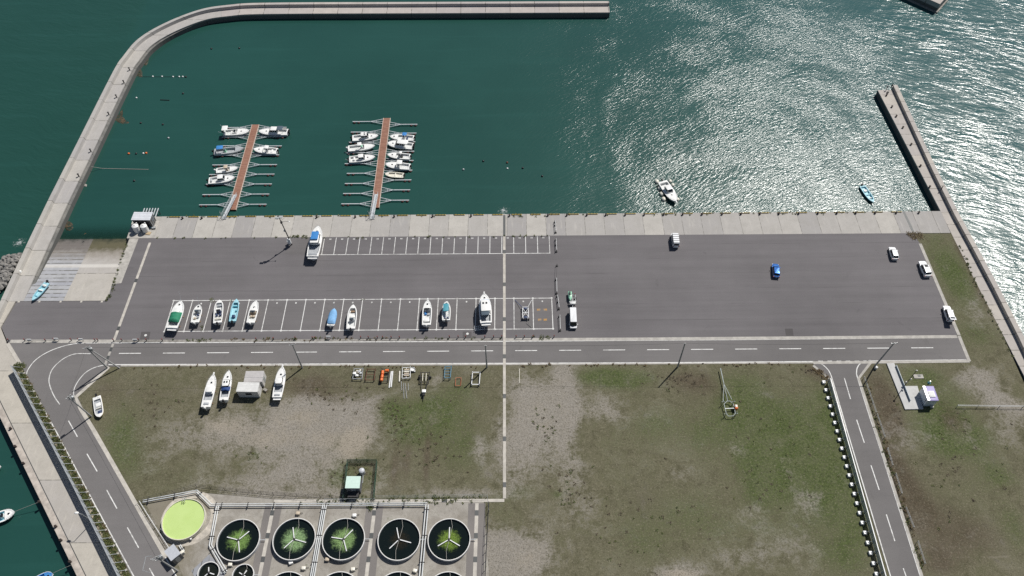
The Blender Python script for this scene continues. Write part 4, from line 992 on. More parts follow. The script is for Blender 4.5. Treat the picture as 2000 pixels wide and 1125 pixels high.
    for sg in (-1, 1):
        MB().at((xf - .20, sg * W * .38, hb * .66), sg * R(-22)).box((0, 0, 0), (.34, .26, .16)).build('headlight', LAMPGLASS, root, False)
        MB().box((xr + .06, sg * W * .42, hb * .78), (.12, .2, .26)).build('tail_light', TAILRED, root, False)
        MB().box((g1 - .35, sg * (W / 2 + .09), hb + .06), (.16, .2, .13)).build('mirror', paintm, root, False)
    MB().box((xf - .02, 0, hb * .38), (.06, W * .6, .16)).build('grille', BLACK, root, False)
    MB().box((xr + .0, 0, hb * .5), (.03, .36, .17)).build('number_plate', WHITEPAINT, root, False)
    return root, dict(L=L, W=W, xr=xr, xf=xf, hb=hb, zr=zr, g0=g0, g1=g1, H=Hh, rk_r=rk_r, rk_f=rk_f, gw1=gw1)
v1, i1 = car('white van with dark roof bars parked at the quay apron edge', (1317.0, 455.5), (1320.6, 482), 1.72, 1.95, CARWHITE, 'box', name='van', cat='van', Lfix=4.3)
for k in range(5):
    x = i1['xr'] + .25 + k * .68; MB().box((x, 0, 1.99), (.07, 1.5, .05)).build('roof_bar', DARKMETAL, v1, False)
b1, ib = car('glossy blue hatchback standing alone in the middle of the asphalt', (1514.6, 514.5), (1517.0, 541), 1.68, 1.50, CARBLUE, 'hatch', Lfix=4.15)
c1_, ic = car('white hatchback parked upper right, ahead of the white car with sunroof', (1742.3, 482.5), (1749.2, 506), 1.68, 1.50, CARWHITE, 'hatch', Lfix=3.95)
s1, is_ = car('white SUV with dark sunroof beside the right kerb', (1800.3, 509.5), (1813.2, 540), 1.83, 1.68, CARWHITE, 'suv', Lfix=4.7)
MB().box((.15, 0, 1.688), (.75, .85, .02)).build('sunroof', GLASS, s1, False)
h1, ih = car('white estate with raised tailgate beside a person at the right kerb', (1848.2, 597), (1857.5, 627), 1.70, 1.72, CARWHITE, 'suv', Lfix=4.3)
mb = MB(); mb.at((ih['g0'] + .25, 0, 1.70), 0, 0, R(12)).prism(rrect(1.15, 1.35, .15, 3, -.5, 0), 0, .07); tg = mb.build('tailgate', CARWHITE, h1)
MB().at((ih['g0'] + .25, 0, 1.70), 0, 0, R(12)).box((-.42, 0, .078), (.45, .95, .02)).build('rear_window', GLASS, tg, False)
v2, i2 = car('white high roofed panel van coupled to the small trailer', (1120.4, 643), (1118.4, 601.5), 1.72, 2.05, CARWHITE, 'van', name='van', cat='van', Lfix=5.1, zref=1.0)

# trailer behind the white van
def trailer_vehicle():
    p = at(1118, 585.5, .5); hd = v2.rotation_euler[2]
    t = thing('trailer', 'small watercraft trailer coupled behind the white panel van', 'trailer', (p.x, p.y, .03), hd)
    mb = MB()
    for y in (-.75, -.05, .75): mb.bar((-1.5, y, .5), (1.2, y, .5), .09, .09)
    for x in (-1.4, -.5, .3, 1.1): mb.bar((x, -.8, .5), (x, .8, .5), .08, .08)
    mb.bar((1.1, 0, .5), (2.2, 0, .5), .1, .1); mb.build('frame', STEEL, t, False)
    MB().prism([(.75, -.8), (1.5, -.55), (1.5, .55), (.75, .8)], .56, .95, .05).build('front_board', NONSKID, t)
    wheel_set(t, (-.5,), 1.9, .3)
    for y in (-.6, .6): MB().box((-1.55, y, .72), (.06, .4, .14)).build('tail_light', TAILRED, t, False)
    q = at(1113.4, 577.5, 1.1)
    j = thing('jet_ski', 'pale green and black personal watercraft on the small trailer', 'jet ski', (q.x, q.y, .58), hd)
    rr = []
    for k in range(9):
        u = k / 8; x = -1.35 + 2.6 * u; h = .42 * (1 - max(0, (u - .55) / .45) ** 2.2) + .03
        zc = .05 + .25 * max(0, u - .6); zt = .42 + .22 * math.sin(math.pi * min(1, u * 1.1))
        rr.append([(x, -h * .7, zc), (x, -h, .28), (x, -h * .6, zt), (x, 0, zt + .06), (x, h * .6, zt), (x, h, .28), (x, h * .7, zc)])
    MB().loft(rr).build('hull', GREENPLASTIC, j)
    MB().prism(rrect(1.1, .34, .12, 3, -.55, 0), .5, .82, .06).build('seat', BLACK, j)
    MB().tube((.15, -.35, .95), (.15, .35, .95), .03).tube((.15, 0, .6), (.15, 0, .95), .05).build('handlebar', BLACK, j)
trailer_vehicle()

# launching cradle in the marked bay
def cradle():
    p = at(1026.5, 611, .6)
    t = thing('boat_cradle', 'white wheeled boat cradle with crossed braces in its marked bay', 'boat cradle', (p.x, p.y, .03), R(90))
    mb = MB(); L, W = 3.3, 1.35
    for y in (-W / 2, W / 2): mb.bar((-L / 2, y, .7), (L / 2, y, .7), .14, .14)
    for x in (-L / 2 + .1, 0, L / 2 - .1): mb.bar((x, -W / 2, .7), (x, W / 2, .7), .12, .12)
    mb.bar((-L / 2 + .3, -W / 2, .72), (L / 2 - .3, W / 2, .72), .08, .08); mb.bar((-L / 2 + .3, W / 2, .73), (L / 2 - .3, -W / 2, .73), .08, .08)
    mb.build('frame', WHITEPAINT, t, False)
    for x in (-1.35, 1.2):
        MB().prism(rrect(.5, .9, .15, 3, x, 0), .45, .85, .1).build('cradle_pad', NAVY, t)
    for x in (-1.55, 1.45):
        for y in (-W / 2, W / 2):
            MB().tube((x, y, .35), (x, y, 1.1), .06).build('post', WHITEPAINT, t)
            MB().at((x, y * 1.12, .25), 0, R(90)).lathe([(.12, -.08), (.25, -.1), (.25, .1), (.12, .08)], n=12).build('wheel', TYRE, t)
    for k, (a, b, m_) in enumerate((((1006, 586.5), (1020, 600), TARPNAVY), ((1038.5, 586), (1032, 598), WHITEPAINT), ((1039, 641), (1030, 626), ROPE))):
        A, Bp = at(*a, .05), at(*b, .7); tag(MB().tube(A, Bp, .05, 5).build('strap', m_), ['dark strap running from the white cradle to the left bay corner', 'white strap running from the white cradle to the right bay corner', 'grey rope running from the white cradle to the near bay corner'][k], 'strap')
cradle()
# ladder frame lying behind the large cruiser
def stair_rack():
    p = at(937, 641, .3)
    t = thing('boarding_ladder', 'white pipe boarding ladder lying in the shadow of the largest cruiser', 'ladder', (p.x, p.y, .03), R(8))
    mb = MB()
    for y in (-.55, .0, .55): mb.tube((-1.3, y, .35), (1.2, y, .45), .045, 6)
    for k in range(6): mb.tube((-1.2 + k * .46, -.55, .36 + k * .012), (-1.2 + k * .46, .55, .36 + k * .012), .035, 6)
    mb.build('frame', WHITEPAINT, t)
    for x in (-1.2, 1.1):
        for y in (-.55, .55): MB().tube((x, y, 0), (x, y, .75), .04, 6).build('leg', WHITEPAINT, t)
stair_rack()

# ================================================================== FLOATING DOCKS
DECKM = NT('dock_decking')
_p = DECKM.pos(); _y = DECKM.sep(_p)[1]
_w = DECKM.math('FRACT', DECKM.math('DIVIDE', _y, .42))
_c = DECKM.mix(DECKM.ramp(DECKM.noise(DECKM.mapping(_p, (.6, 3, 1)), 1.0, 4, .7), .3, .7), (.21, .10, .066), (.32, .165, .115))
DECKM.base(DECKM.mix(DECKM.ramp(_w, .86, .96, 0, .6), _c, (.06, .03, .02))); DECKM.rough(.85)
DECKM = DECKM.m
def dock(label, x0, x1, y0, y1, tipsL, tipsR):
    zt = -1.4
    t = thing('floating_dock', label, 'floating dock', ((x0 + x1) / 2, y0, WATER_Z))
    O = Vector(((x0 + x1) / 2, y0, WATER_Z)); w = x1 - x0; Ln = y1 - y0; h = zt - WATER_Z
    MB().box((0, Ln / 2, h / 2 + .1), (w - .24, Ln, h - .24)).build('deck', DECKM, t, False)
    mb = MB()
    for sg in (-1, 1): MB().box((sg * (w / 2 - .06), Ln / 2, h / 2 + .08), (.12, Ln + .04, h - .12)).build('edge_beam', mat('dock_edge', (.62, .52, .44), .7, var=.2), t, False)
    for lst, sg in ((tipsL, -1), (tipsR, 1)):
        for (tx, ty) in lst:
            p = at(tx, ty, zt) - O; bx = sg * w / 2; ln = abs(p.x - bx); y = p.y; zf = h - .1
            fx = bx + (p.x - bx) * .42
            m = MB(); m.bar((p.x, y, zf), (fx, y, zf), .22, .16)
            m.bar((fx, y, zf), (bx, y + 1.0, zf), .13, .14); m.bar((fx, y, zf), (bx, y - 1.0, zf), .13, .14); m.bar((fx, y, zf - .02), (bx, y, zf - .02), .10, .1)
            m.bar(((fx + bx) / 2, y - .5, zf - .03), ((fx + bx) / 2, y + .5, zf - .03), .07, .08)
            f = m.build('finger', ALU, t, False)
            for k in (.5, 1.75):
                MB().blob((p.x - sg * k, y - .16, zf - .24), .34, 8, 5, (1.2, 1.0, .75)).build('float', mat('float_plastic', (.085, .032, .026), .6, var=.3), f)
    return t
zA5 = lambda L: [zA(*p) for p in L]
ysr = []
dock('western floating dock with red brown decking and eight finger pairs', -74.35, -72.25, 142.6, 175.5,
     [zA(312, 106), zA(300, 210), zA(265, 307), zA(235, 410), zA(195, 517), zA(160, 622), zA(125, 728), zA(85, 843), zA(50, 955)],
     [zA(1010, 103), zA(985, 205), zA(958, 307), zA(930, 405), zA(905, 512), zA(877, 617), zA(848, 725), zA(820, 836), zA(790, 948)])
dock('eastern floating dock with red brown decking, standing out farther from the quay', -36.85, -34.75, 143.0, 177.9,
     [zB(*p) for p in [(207, 92), (188, 202), (168, 308), (148, 418), (124, 532), (145, 634), (125, 740), (108, 845), (88, 953)]],
     [zB(*p) for p in [(885, 120), (875, 212), (863, 303), (852, 402), (845, 498), (832, 600), (822, 702), (810, 806), (798, 914)]])
def gangway(label, top, bot):
    a, b = at(*bot, .25), at(*top, -1.25); d = b - a; L = math.hypot(d.x, d.y)
    t = thing('gangway', label, 'gangway', (a.x, a.y, .03), math.atan2(d.y, d.x))
    z0, z1 = .2, d.z + .12
    m = MB(); m.bar((0, 0, z0), (L, 0, z1), .95, .08); m.build('ramp', ALU, t, False)
    m = MB()
    for k in range(1, 22): 
        u = k / 22; m.box((L * u, 0, z0 + (z1 - z0) * u + .05), (.05, .9, .03))
    m.build('tread', STEEL, t, False)
    for sg in (-1, 1):
        m = MB(); m.tube((0, sg * .52, z0 + .95), (L, sg * .52, z1 + .95), .035, 5); m.tube((0, sg * .52, z0 + .5), (L, sg * .52, z1 + .5), .025, 5)
        for k in range(7): u = k / 6; zz = z0 + (z1 - z0) * u; m.tube((L * u, sg * .5, zz), (L * u, sg * .52, zz + .95), .03, 5)
        m.build('handrail', ALU, t)
    m = MB()
    for sg in (-1, 1): m.tube((-.2, sg * .62, 0), (-.2, sg * .62, 1.9), .06, 6)
    m.tube((-.2, -.62, 1.85), (-.2, .62, 1.85), .05, 6); m.tube((-.2, .62, 1.8), (1.2, 1.2, 1.1), .03, 5); m.build('gate_frame', STEEL, t)
    MB().box((-.3, 0, .08), (.9, 1.3, .16)).build('landing_plate', STEEL, t, False)
gangway('aluminium gangway sloping down to the western floating dock', (459.5, 380), (438, 423))
gangway('aluminium gangway sloping down to the eastern floating dock', (735, 379), (727, 423))

# fenders round the anchored cabin boat
def buoy(px, py, r, m, label, sq=(1, 1, .9), name='buoy', group='small buoys floating in the harbour'):
    p = at(px, py, WATER_Z + r * .3); o = MB().at((0, 0, 0)).blob((0, 0, 0), r, 10, 6, sq).build(name, m); o.location = p
    return tag(o, label, 'buoy', group)
for i, (x, y) in enumerate(((145, 155), (178, 235), (202, 305), (226, 368))):
    a = zI(x, y); buoy(*a, .62, CREAM, '%s from the stern of the large cream fenders left of the anchored cabin boat' % nth(i), (1, 1.25, .8), 'fender', 'fenders round the anchored boat')
for i, (x, y) in enumerate(((306, 148), (338, 195), (398, 372))):
    a = zI(x, y); buoy(*a, .5, CREAM, 'cream fender on the seaward side of the anchored cabin boat, %s from its stern' % nth(i), (1, 1.2, .8), 'fender', 'fenders round the anchored boat')
BL = [(298.5, 149.5, WHITE, 'white float at the inner end of the row off the curved breakwater'), (316.5, 149.5, WHITE, 'white float, second along the row off the curved breakwater'), (338, 150, WHITE, 'white float, third along the row off the curved breakwater'),
      (350, 149.8, WHITE, 'white float, fourth along the row, one of the close pair'), (357, 149.8, WHITE, 'white float, fifth along the row, one of the close pair'), (363, 150, BLACK, 'black float ending the row of white floats'),
      (413, 95, BLACK, 'dark buoy nearest the curved breakwater bend'), (467.5, 94, BLACK, 'dark buoy just right of the one below the breakwater bend'), (266.5, 191, WHITE, 'tiny white float alone beside the straight breakwater'),
      (357.5, 182.5, BLACK, 'dark buoy below the row of white floats'), (318, 243, BLACK, 'dark buoy between the kelp mound and the western dock'), (329, 269.5, STEEL, 'grey topped dark buoy left of the western dock'), (275, 240, BLACK, 'small dark float near the kelp mound tip'),
      (251.5, 300, ORANGE, 'orange float alone, nearest the breakwater'), (280, 299.5, WHITE, 'white float beside an orange float left of the western dock'), (285.5, 299, ORANGE, 'orange float beside a white one left of the western dock'), (266, 300, BLACK, 'dark float between two orange floats'),
      (262, 353, BLACK, 'dark buoy below the long floating line'), (905, 331, STEEL, 'grey buoy right of the eastern dock, lowest of three'), (944, 314.5, BLACK, 'dark buoy right of the eastern dock, between two others'), (990.5, 317.5, RUST, 'rust coloured buoy highest of the cluster in mid basin'), (991, 329, WHITE, 'white speck float under the rust coloured buoy'),
      (1021, 328, BLACK, 'dark buoy right of the white speck float'), (1059, 344, BLACK, 'dark buoy nearest the glitter in mid basin')]
for x, y, m_, lb in BL: buoy(x, y, .32 if m_ is not WHITE else .27, m_, lb)
MB_ = MB(); a, b = at(275, 150, WATER_Z + .03), at(364, 150, WATER_Z + .03); tag(MB_.tube(a, b, .06, 5).build('float_line', BLACK), 'thin dark line linking the row of white floats', 'rope')
a, b = at(178, 325.5, -.5), at(200, 329, WATER_Z + .03); c = at(290, 331, WATER_Z + .03); tag(MB().tube(a, b, .06, 5).tube(b, c, .09, 5).build('mooring_line', ROPE), 'long rope from the straight breakwater lying on the water', 'rope')
tag(MB().tube(at(313, 195, WATER_Z + .04), at(331, 196, WATER_Z + .04), .16, 5).build('float_line', BLACK), 'short dark line floating beside the breakwater', 'rope')
tag(MB().tube(at(1324, 398, -.3), at(1333, 416, .2), .04, 5).build('mooring_line', ROPE), 'rope from the anchored cabin boat to the quay edge', 'rope')
tag(MB().tube(at(29, 999, -.8), at(80, 979, .1), .04, 5).build('mooring_line', ROPE), 'long rope from the turquoise boat to the lower left quay', 'rope')
tag(MB().tube(at(104, 1119, -.8), at(138, 1104, .1), .04, 5).build('mooring_line', ROPE), 'rope from the blue decked boat to the lower left quay', 'rope')

# kelp mounds along the breakwater foot
def kelp(poly, label, hz=.3, m=None):
    c = sum((at(p[0], p[1], WATER_Z) for p in poly), Vector()) / len(poly); rg = random.Random(len(label))
    mb = MB(); n = 30; P = curve([at(p[0], p[1], WATER_Z) for p in poly + [poly[0]]], 6)
    rings = []
    for k, s_ in enumerate((1.0, .82, .55, .25)):
        rings.append([(c.x + (p.x - c.x) * s_ * (1 + (rg.random() - .5) * .22), c.y + (p.y - c.y) * s_ * (1 + (rg.random() - .5) * .22), WATER_Z + (-.25, .03, hz * .25, hz * .3)[k] + rg.random() * .05) for p in P[:-1]])
    mb.loft(rings, True, False); nn = len(rings[0]); mb.add(rings[-1], [tuple(range(nn))])
    tag(mb.build('seaweed', m or KELP, None, True, 1.5), label, 'seaweed')
kelp([(222, 236), (233, 218), (240, 212), (238, 224), (250, 238), (252, 242), (238, 243)], 'pointed brown seaweed mound beside the straight breakwater')
kelp([(279, 128), (285, 115), (292, 111), (290, 122), (284, 130)], 'rust brown seaweed patch inside the breakwater bend')
kelp([(264, 150), (268, 138), (276, 134), (279, 146), (276, 152)], 'dull brown seaweed patch just below the bend patch')
kelp([(124, 445), (124, 434), (134, 430), (144, 438), (143, 448), (132, 452)], 'round brown rock with seaweed where the slipway meets the breakwater', .5)
kelp([(163, 364), (165, 359), (170, 360), (169, 365)], 'small pale rock at the foot of the straight breakwater', .35, CONCD)

# armour rocks outside the breakwater
rg = random.Random(3); k = 0
rockspots = [(2, 512), (8, 506), (16, 503), (26, 500), (33, 503), (1, 524), (9, 518), (17, 513), (24, 510), (5, 532), (12, 526), (20, 521), (28, 512), (2, 543), (9, 538), (16, 532), (0, 552), (7, 547), (13, 541), (3, 562), (-6, 520), (-8, 538), (-8, 555), (-5, 570), (-16, 530), (-18, 550), (-16, 572), (22, 528), (-22, 512), (-12, 506), (5, 517), (13, 519), (29, 507), (4, 539), (1, 557), (11, 532), (25, 519), (-3, 528), (6, 554), (18, 508), (-3, 546), (10, 512), (37, 498), (33, 509), (28, 518), (23, 528), (18, 537), (14, 547), (10, 556)]
for (x, y) in rockspots:
    p = at(x, y, -.9); r = rg.uniform(.62, .98); mb = MB()
    mb.blob((0, 0, 0), r, 7, 4, (1, rg.uniform(.7, .95), .75), .45, rg)
    o = mb.build('armour_rock', mat('armour_stone', (.25, .24, .225), .9, var=.3, scale=1.0), None, True, .5); o.location = p; o.rotation_euler = (rg.uniform(-.3, .3), rg.uniform(-.3, .3), rg.uniform(0, 6))
    tag(o, 'grey armour rock piled against the outer foot of the left breakwater', 'rock', 'armour rocks outside the left breakwater')

# ================================================================== QUAY FURNITURE
STRIPE = NT('yellow_black_stripes'); _o = STRIPE.obj(); _f = STRIPE.math('FRACT', STRIPE.math('MULTIPLY', STRIPE.math('ADD', STRIPE.sep(_o)[0], STRIPE.sep(_o)[2]), 2.6))
STRIPE.base(STRIPE.mix(STRIPE.math('GREATER_THAN', _f, .5), (.022, .02, .018), mat and (.50, .36, .06))); STRIPE.rough(.6); STRIPE = STRIPE.m
base_bar = None
for k in range(-5, 34):
    x = -62.45 + 4.902 * k
    if x > 109: continue
    if base_bar is None:
        base_bar = MB().prism([(-1.35, -.11), (1.35, -.11), (1.35, .11), (-1.35, .11)], 0, .2, .04).build('quay_kerb_bar', STRIPE, None, False); o = base_bar
    else: o = base_bar.copy(); COL.objects.link(o)
    o.location = (x, 138.78, .022)
    tag(o, 'yellow and black striped kerb bar on the quay edge, %s from the western corner' % nth(k + 5), 'kerb bar', 'striped kerb bars along the quay edge')
base_bol = None
bx = [357, 394.5, 544, 619, 694, 770, 845, 920, 995, 1070, 1107, 1146, 1183, 1221, 1258, 1296, 1333, 1371, 1410, 1447, 1484, 1521, 1559.5, 1597, 1634, 1671, 1709, 1750, 1794]
bolm = MB().lathe([(.26, 0), (.22, .08), (.16, .14), (.16, .38), (.27, .42), (.27, .52), (.12, .58)], n=10)
def bollard(p, label, group):
    global base_bol
    if base_bol is None: base_bol = bolm.build('mooring_bollard', mat('bollard_iron', (.05, .035, .03), .75, .2, var=.4), None); o = base_bol
    else: o = base_bol.copy(); COL.objects.link(o)
    o.location = p; tag(o, label, 'bollard', group)
for i, x in enumerate(bx):
    p = at(x, 427 - (x - 357) * .0075); bollard((p.x, p.y, .022), 'dark iron mooring bollard near the quay edge, %s counting from the western corner' % nth(i), 'mooring bollards along the quay')
for i, (x, y) in enumerate(((1731, 187), (1741.5, 209.5), (1750, 228), (1763, 250), (1779, 283), (1797, 325), (1815, 366))):
    p = at(x, y); bollard((p.x, p.y, .05), 'dark mooring bollard on the right pier, %s from its tip' % nth(i), 'mooring bollards on the right pier')
for i, (x, y) in enumerate(((22, 838), (31, 873), (47, 906), (78, 981), (110, 1029), (120, 1056), (138, 1098))):
    p = at(x, y) ; bollard((p.x, p.y, .05), 'dark mooring bollard on the lower left quay edge, %s from the top' % nth(i), 'mooring bollards on the lower left quay')
# lamp-topped posts and rings on the left breakwater walk
for i, (x, y) in enumerate(((253.5, 137), (242.5, 162), (228, 190), (213, 224), (178, 296), (154.5, 344.5))):
    p = at(x, y)
    t = thing('mooring_post', 'dark mooring post on the left breakwater walk, %s from the bend' % nth(i), 'mooring post', (p.x, p.y, .02), 0, 'mooring posts on the left breakwater')
    MB().lathe([(.2, 0), (.17, .1), (.15, .75), (.26, .8), (.26, .92), (.1, 1.0)], n=10).build('post', DARKMETAL, t)
    MB().tube((0, 0, .3), (.9, -.45, .08), .05, 5).build('rope_tail', ROPE, t)
tag(MB().at((0, 0, 0)).lathe([(.05, 0), (.5, .1), (.55, .5), (.3, .9), (.05, 1.0)], n=12).build('white_float', WHITE), 'white round float left on the breakwater walk above the slipway', 'float').location = at(39, 532.5, .02)

# ================================================================== WESTERN SHED, TANKS, RAILS
def box_hut(name, label, roofpx, h, wallm, roofm, z0=.03, over=.15, cat='hut', slope=0.0, th=.1, base=None):
    """hut from its four roof corners (survey-photo pixels, in order) at height h"""
    P = ats(roofpx, h); c = sum(P, Vector()) / 4
    ex = (P[1] - P[0]).normalized(); rz = math.atan2(ex.y, ex.x)
    t = thing(name, label, cat, (c.x, c.y, z0), rz)
    lx = ((P[1] - P[0]).length + (P[2] - P[3]).length) / 2; ly = ((P[3] - P[0]).length + (P[2] - P[1]).length) / 2
    H = h - z0
    MB().box((0, 0, (H - th) / 2), (lx - 2 * over, ly - 2 * over, H - th)).build('wall', wallm, t, False)
    m = MB(); m.add([(-lx / 2, -ly / 2, H - th), (lx / 2, -ly / 2, H - th), (lx / 2, ly / 2, H - th + slope), (-lx / 2, ly / 2, H - th + slope), (-lx / 2, -ly / 2, H), (lx / 2, -ly / 2, H), (lx / 2, ly / 2, H + slope), (-lx / 2, ly / 2, H + slope)], [(3, 2, 1, 0), (4, 5, 6, 7), (0, 1, 5, 4), (1, 2, 6, 5), (2, 3, 7, 6), (3, 0, 4, 7)])
    m.build('roof', roofm, t, False)
    return t, lx - 2 * over, ly - 2 * over, H - th
# open fronted shed: roof on posts and back wall
mb = MB(); mb.prism([(-97.3, 131.75), (-97.6, QY - .05), (-90.42, QY - .05), (-90.42, 131.75)], -7, .04); struct('shed_pad', mb, CONC)
t, lx, ly, H = box_hut('boat_shed', 'low white roofed shed on the western quay corner behind two white tanks', [(261.7, 413.9), (298.7, 414.3), (292.7, 429.7), (255.7, 429.7)], 3.0, mat('shed_dark_wall', (.12, .115, .11), .8, var=.3), RIBPALE, .05, .2, 'shed')
m = MB()
for sx in (-1, 1):
    for k in range(4): m.box((sx * (lx / 2 + .03), -ly / 2 + ly * k / 3, H / 2), (.1, .1, H))
    m.bar((sx * (lx / 2 + .04), -ly / 2, .2), (sx * (lx / 2 + .04), ly / 2, H - .2), .06, .06)
m.build('wall_frame', STEEL, t, False)
MB().box((0, -ly / 2 - .02, H * .45), (lx * .72, .06, H * .8)).build('door', DARKMETAL, t, False)
MB().box((lx / 2 + .06, ly * .12, H * .55), (.04, ly * .5, .7)).build('window', GREYGLASS, t, False)
for i, (a, b) in enumerate((((262.5, 439.6), 'left'), ((279.0, 439.6), 'right'))):
    p = at(*a, 2.35)
    t = thing('storage_tank', ['white conical topped cylinder tank nearer the slipway by the shed', 'white conical topped cylinder tank nearer the quay apron by the shed'][i], 'tank', (p.x, p.y, .05), 0, 'white tanks by the western shed')
    MB().lathe([(.78, 0), (.82, .05), (.82, 2.0), (.78, 2.06)], n=20).build('body', WHITE, t, ang=.5)
    MB().lathe([(.8, 2.05), (.55, 2.22), (.2, 2.32), (.2, 2.42), (.05, 2.44)], n=20).build('lid', WHITE, t)
    m = MB(); m.box((.35, .6, 2.3), (.25, .25, .35)); m.build('spout', WHITE, t, False)
t = thing('pallet', 'tan timber pallet leaning flat beside the right white tank', 'pallet', at(290, 456, .05), R(80)); MB().box((0, 0, .08), (.9, 1.2, .12)).build('board', mat('raw_timber', (.45, .35, .22), .85), t, False); MB().box((0, .45, .02), (.9, .1, .05)).box((0, -.45, .02), (.9, .1, .05)).build('runner', TAN, t, False)
t = thing('trolley', 'small blue grey handcart beside the apron drain near the shed', 'handcart', at(301, 446, .04), R(10)); MB().box((0, 0, .35), (.9, .6, .1)).build('bed', STEEL, t, False); MB().tube((-.5, 0, .4), (-.8, 0, .95), .03).build('handle', BLUEPAINT, t)
for x in (-.3, .3):
    for y in (-.28, .28): MB().at((x, y, .14), 0, R(90)).lathe([(.14, -.04), (.14, .04)], n=10).build('wheel', TYRE, t)
for k in range(6):
    a = at(279.5 + 5.42 * k, 414.5, -.1); 
    t = thing('launch_beam', 'pale steel launch rail jutting over the water, %s from the west' % nth(k), 'rail beam', (a.x, 138.2, -.25), 0, 'launch rails behind the western shed')
    MB().box((0, 1.9, .1), (.2, 4.0, .2)).build('beam', ALU, t, False); MB().box((0, 3.4, -.9), (.16, .16, 1.8)).build('pile', DARKMETAL, t, False)

# ================================================================== POLES
def cyl_between(name, label, cat, a, b, r0, r1, m, group=None):
    t = thing(name, label, cat, (a.x, a.y, a.z), 0, group); d = b - a
    MB().tube((0, 0, 0), tuple(d), r0, 10, r1).build('pole', m, t)
    return t, d
def upole(label, base, top, h, arms=((.3, 1.8),), trans=False, az=0.0, box=None):
    a, b = at(*base), at(*top, h)
    t, d = cyl_between('utility_pole', label, 'utility pole', a, b, .19, .12, POLEGREY, 'utility poles beside the road')
    for dz, w in arms:
        f = 1 - dz / h; c = d * f
        m = MB().at(tuple(c), az); m.box((0, 0, 0), (w, .1, .1)); arm = m.build('crossarm', STEEL, t, False)
        for k in (-.45, 0, .45): MB().at(tuple(c), az).lathe([(.05, .05), (.08, .12), (.05, .2)], (k * w, 0, 0), 8).build('insulator', WHITE, arm)
    if trans:
        c = d * .86; MB().at(tuple(c), az).lathe([(.26, -.45), (.3, -.4), (.3, .4), (.2, .48)], (.45, .1, 0), 12).build('transformer', STEEL, t)
    m = MB()
    for k in range(10):
        c = d * (.25 + .06 * k); m.tube(tuple(c + Vector((-.3 if k % 2 else .12, 0, 0))), tuple(c + Vector((-.12 if k % 2 else .3, 0, 0))), .02, 4)
    m.build('step_bolt', STEEL, t)
    return b
w1_ = upole('leaning grey utility pole with a strut pole at the road bend', (210, 718.5), (168, 678), 9.6, ((.25, 1.6),), True, .4)
cyl_between('strut_pole', 'bare grey strut pole propping the utility pole at the road bend', 'strut pole', at(233.5, 719), at(171, 679, 9.2), .16, .11, POLEGREY)
w2_ = upole('grey utility pole between the white hut boat and the road', (590.5, 718.5), (571, 672.5), 9.6, ((.2, 1.5),), False, .2)
w3_ = upole('grey utility pole near the central drain south of the road', (951, 717.5), (948, 674.5), 9.3, ((.35, .5),))
w4_ = upole('grey utility pole on the grass in the middle of the eastern field edge', (1323.5, 716.5), (1338, 670.5), 9.6, ((.2, .4),))
w5_ = upole('grey utility pole at the branch road corner', (1708.5, 715), (1747, 669.5), 9.6, ((.2, 1.4),), False, .1)
w6_ = upole('grey utility pole beside the dinghy on the western road', (178.5, 813.5), (132.5, 774.5), 9.8, ((.2, 1.2), (.9, 1.0)), True, 1.0)
w7_ = upole('tall utility pole with square crossarm rig beside the grey roofed hut', (347, 1115.5), (304, 1087.5), 10.5, ((.2, 2.0), (.9, 1.8), (1.6, 1.4)), True, .5)
m = MB(); m.path([w7_ + Vector(p) for p in ((-.9, .3, -.5), (-2.0, .2, -.5), (-2.0, -2.2, -.7), (-.6, -2.6, -.7))], .05, 5); tag(m.build('wire_bracket', STEEL), 'square steel wire bracket atop the pole beside the grey hut', 'bracket')
def wire(a, b, label, sag=.5):
    pts = [a.lerp(b, k / 16) - Vector((0, 0, sag * 4 * (k / 16) * (1 - k / 16))) for k in range(17)]
    tag(MB().path(pts, .018, 4).build('overhead_wire', BLACK), label, 'wire')
wire(w1_, w2_, 'thin overhead wire between the bend pole and the pole by the hut boat'); wire(w2_, w3_, 'thin overhead wire between the hut boat pole and the central drain pole'); wire(w3_, w4_, 'thin overhead wire between the central drain pole and the field edge pole')
wire(w4_, w5_, 'thin overhead wire between the field edge pole and the branch road pole'); wire(w1_, w6_, 'thin overhead wire between the bend pole and the dinghy pole'); wire(w6_, w7_, 'thin overhead wire between the dinghy pole and the bracket pole')

# lamp mast on the lot
a, b = at(570, 478), at(546, 427, 10.3)
t, d = cyl_between('lamp_mast', 'tall dark lamp mast with head and side brackets beside the blue topped cruiser', 'lamp mast', a, b, .16, .10, DARKMETAL)
for k, (dx, dy, f) in enumerate(((-.7, .2, 1.0), (.1, .5, .99))):
    m = MB().box((0, 0, 0), (.85, .5, .22)); m.build('lamp_head', STEEL, t, False).location = d * f + Vector((dx, dy, 0))
m = MB().tube(tuple(d * .88), tuple(d * .88 + Vector((1.8, .1, 0))), .04, 5); m.tube(tuple(d * .93), tuple(d * .93 + Vector((.9, .5, .2))), .03, 5); m.build('side_arm', DARKMETAL, t)
MB().lathe([(.1, -.12), (.2, 0), (.1, .12)], tuple(d * .88 + Vector((1.9, .1, 0))), 8).build('camera_dome', WHITE, t)
MB().box(tuple(d * .55 + Vector((-.2, 0, 0))), (.35, .3, .5)).build('loudspeaker', STEEL, t, False)
MB().box(tuple(d * .86), (.4, .4, .6)).build('control_box', DARKMETAL, t, False)
MB().box(tuple(d * .16 + Vector((-.15, -.15, 0))), (.7, .5, 1.7)).build('meter_cabinet', WHITEPAINT, t, False)
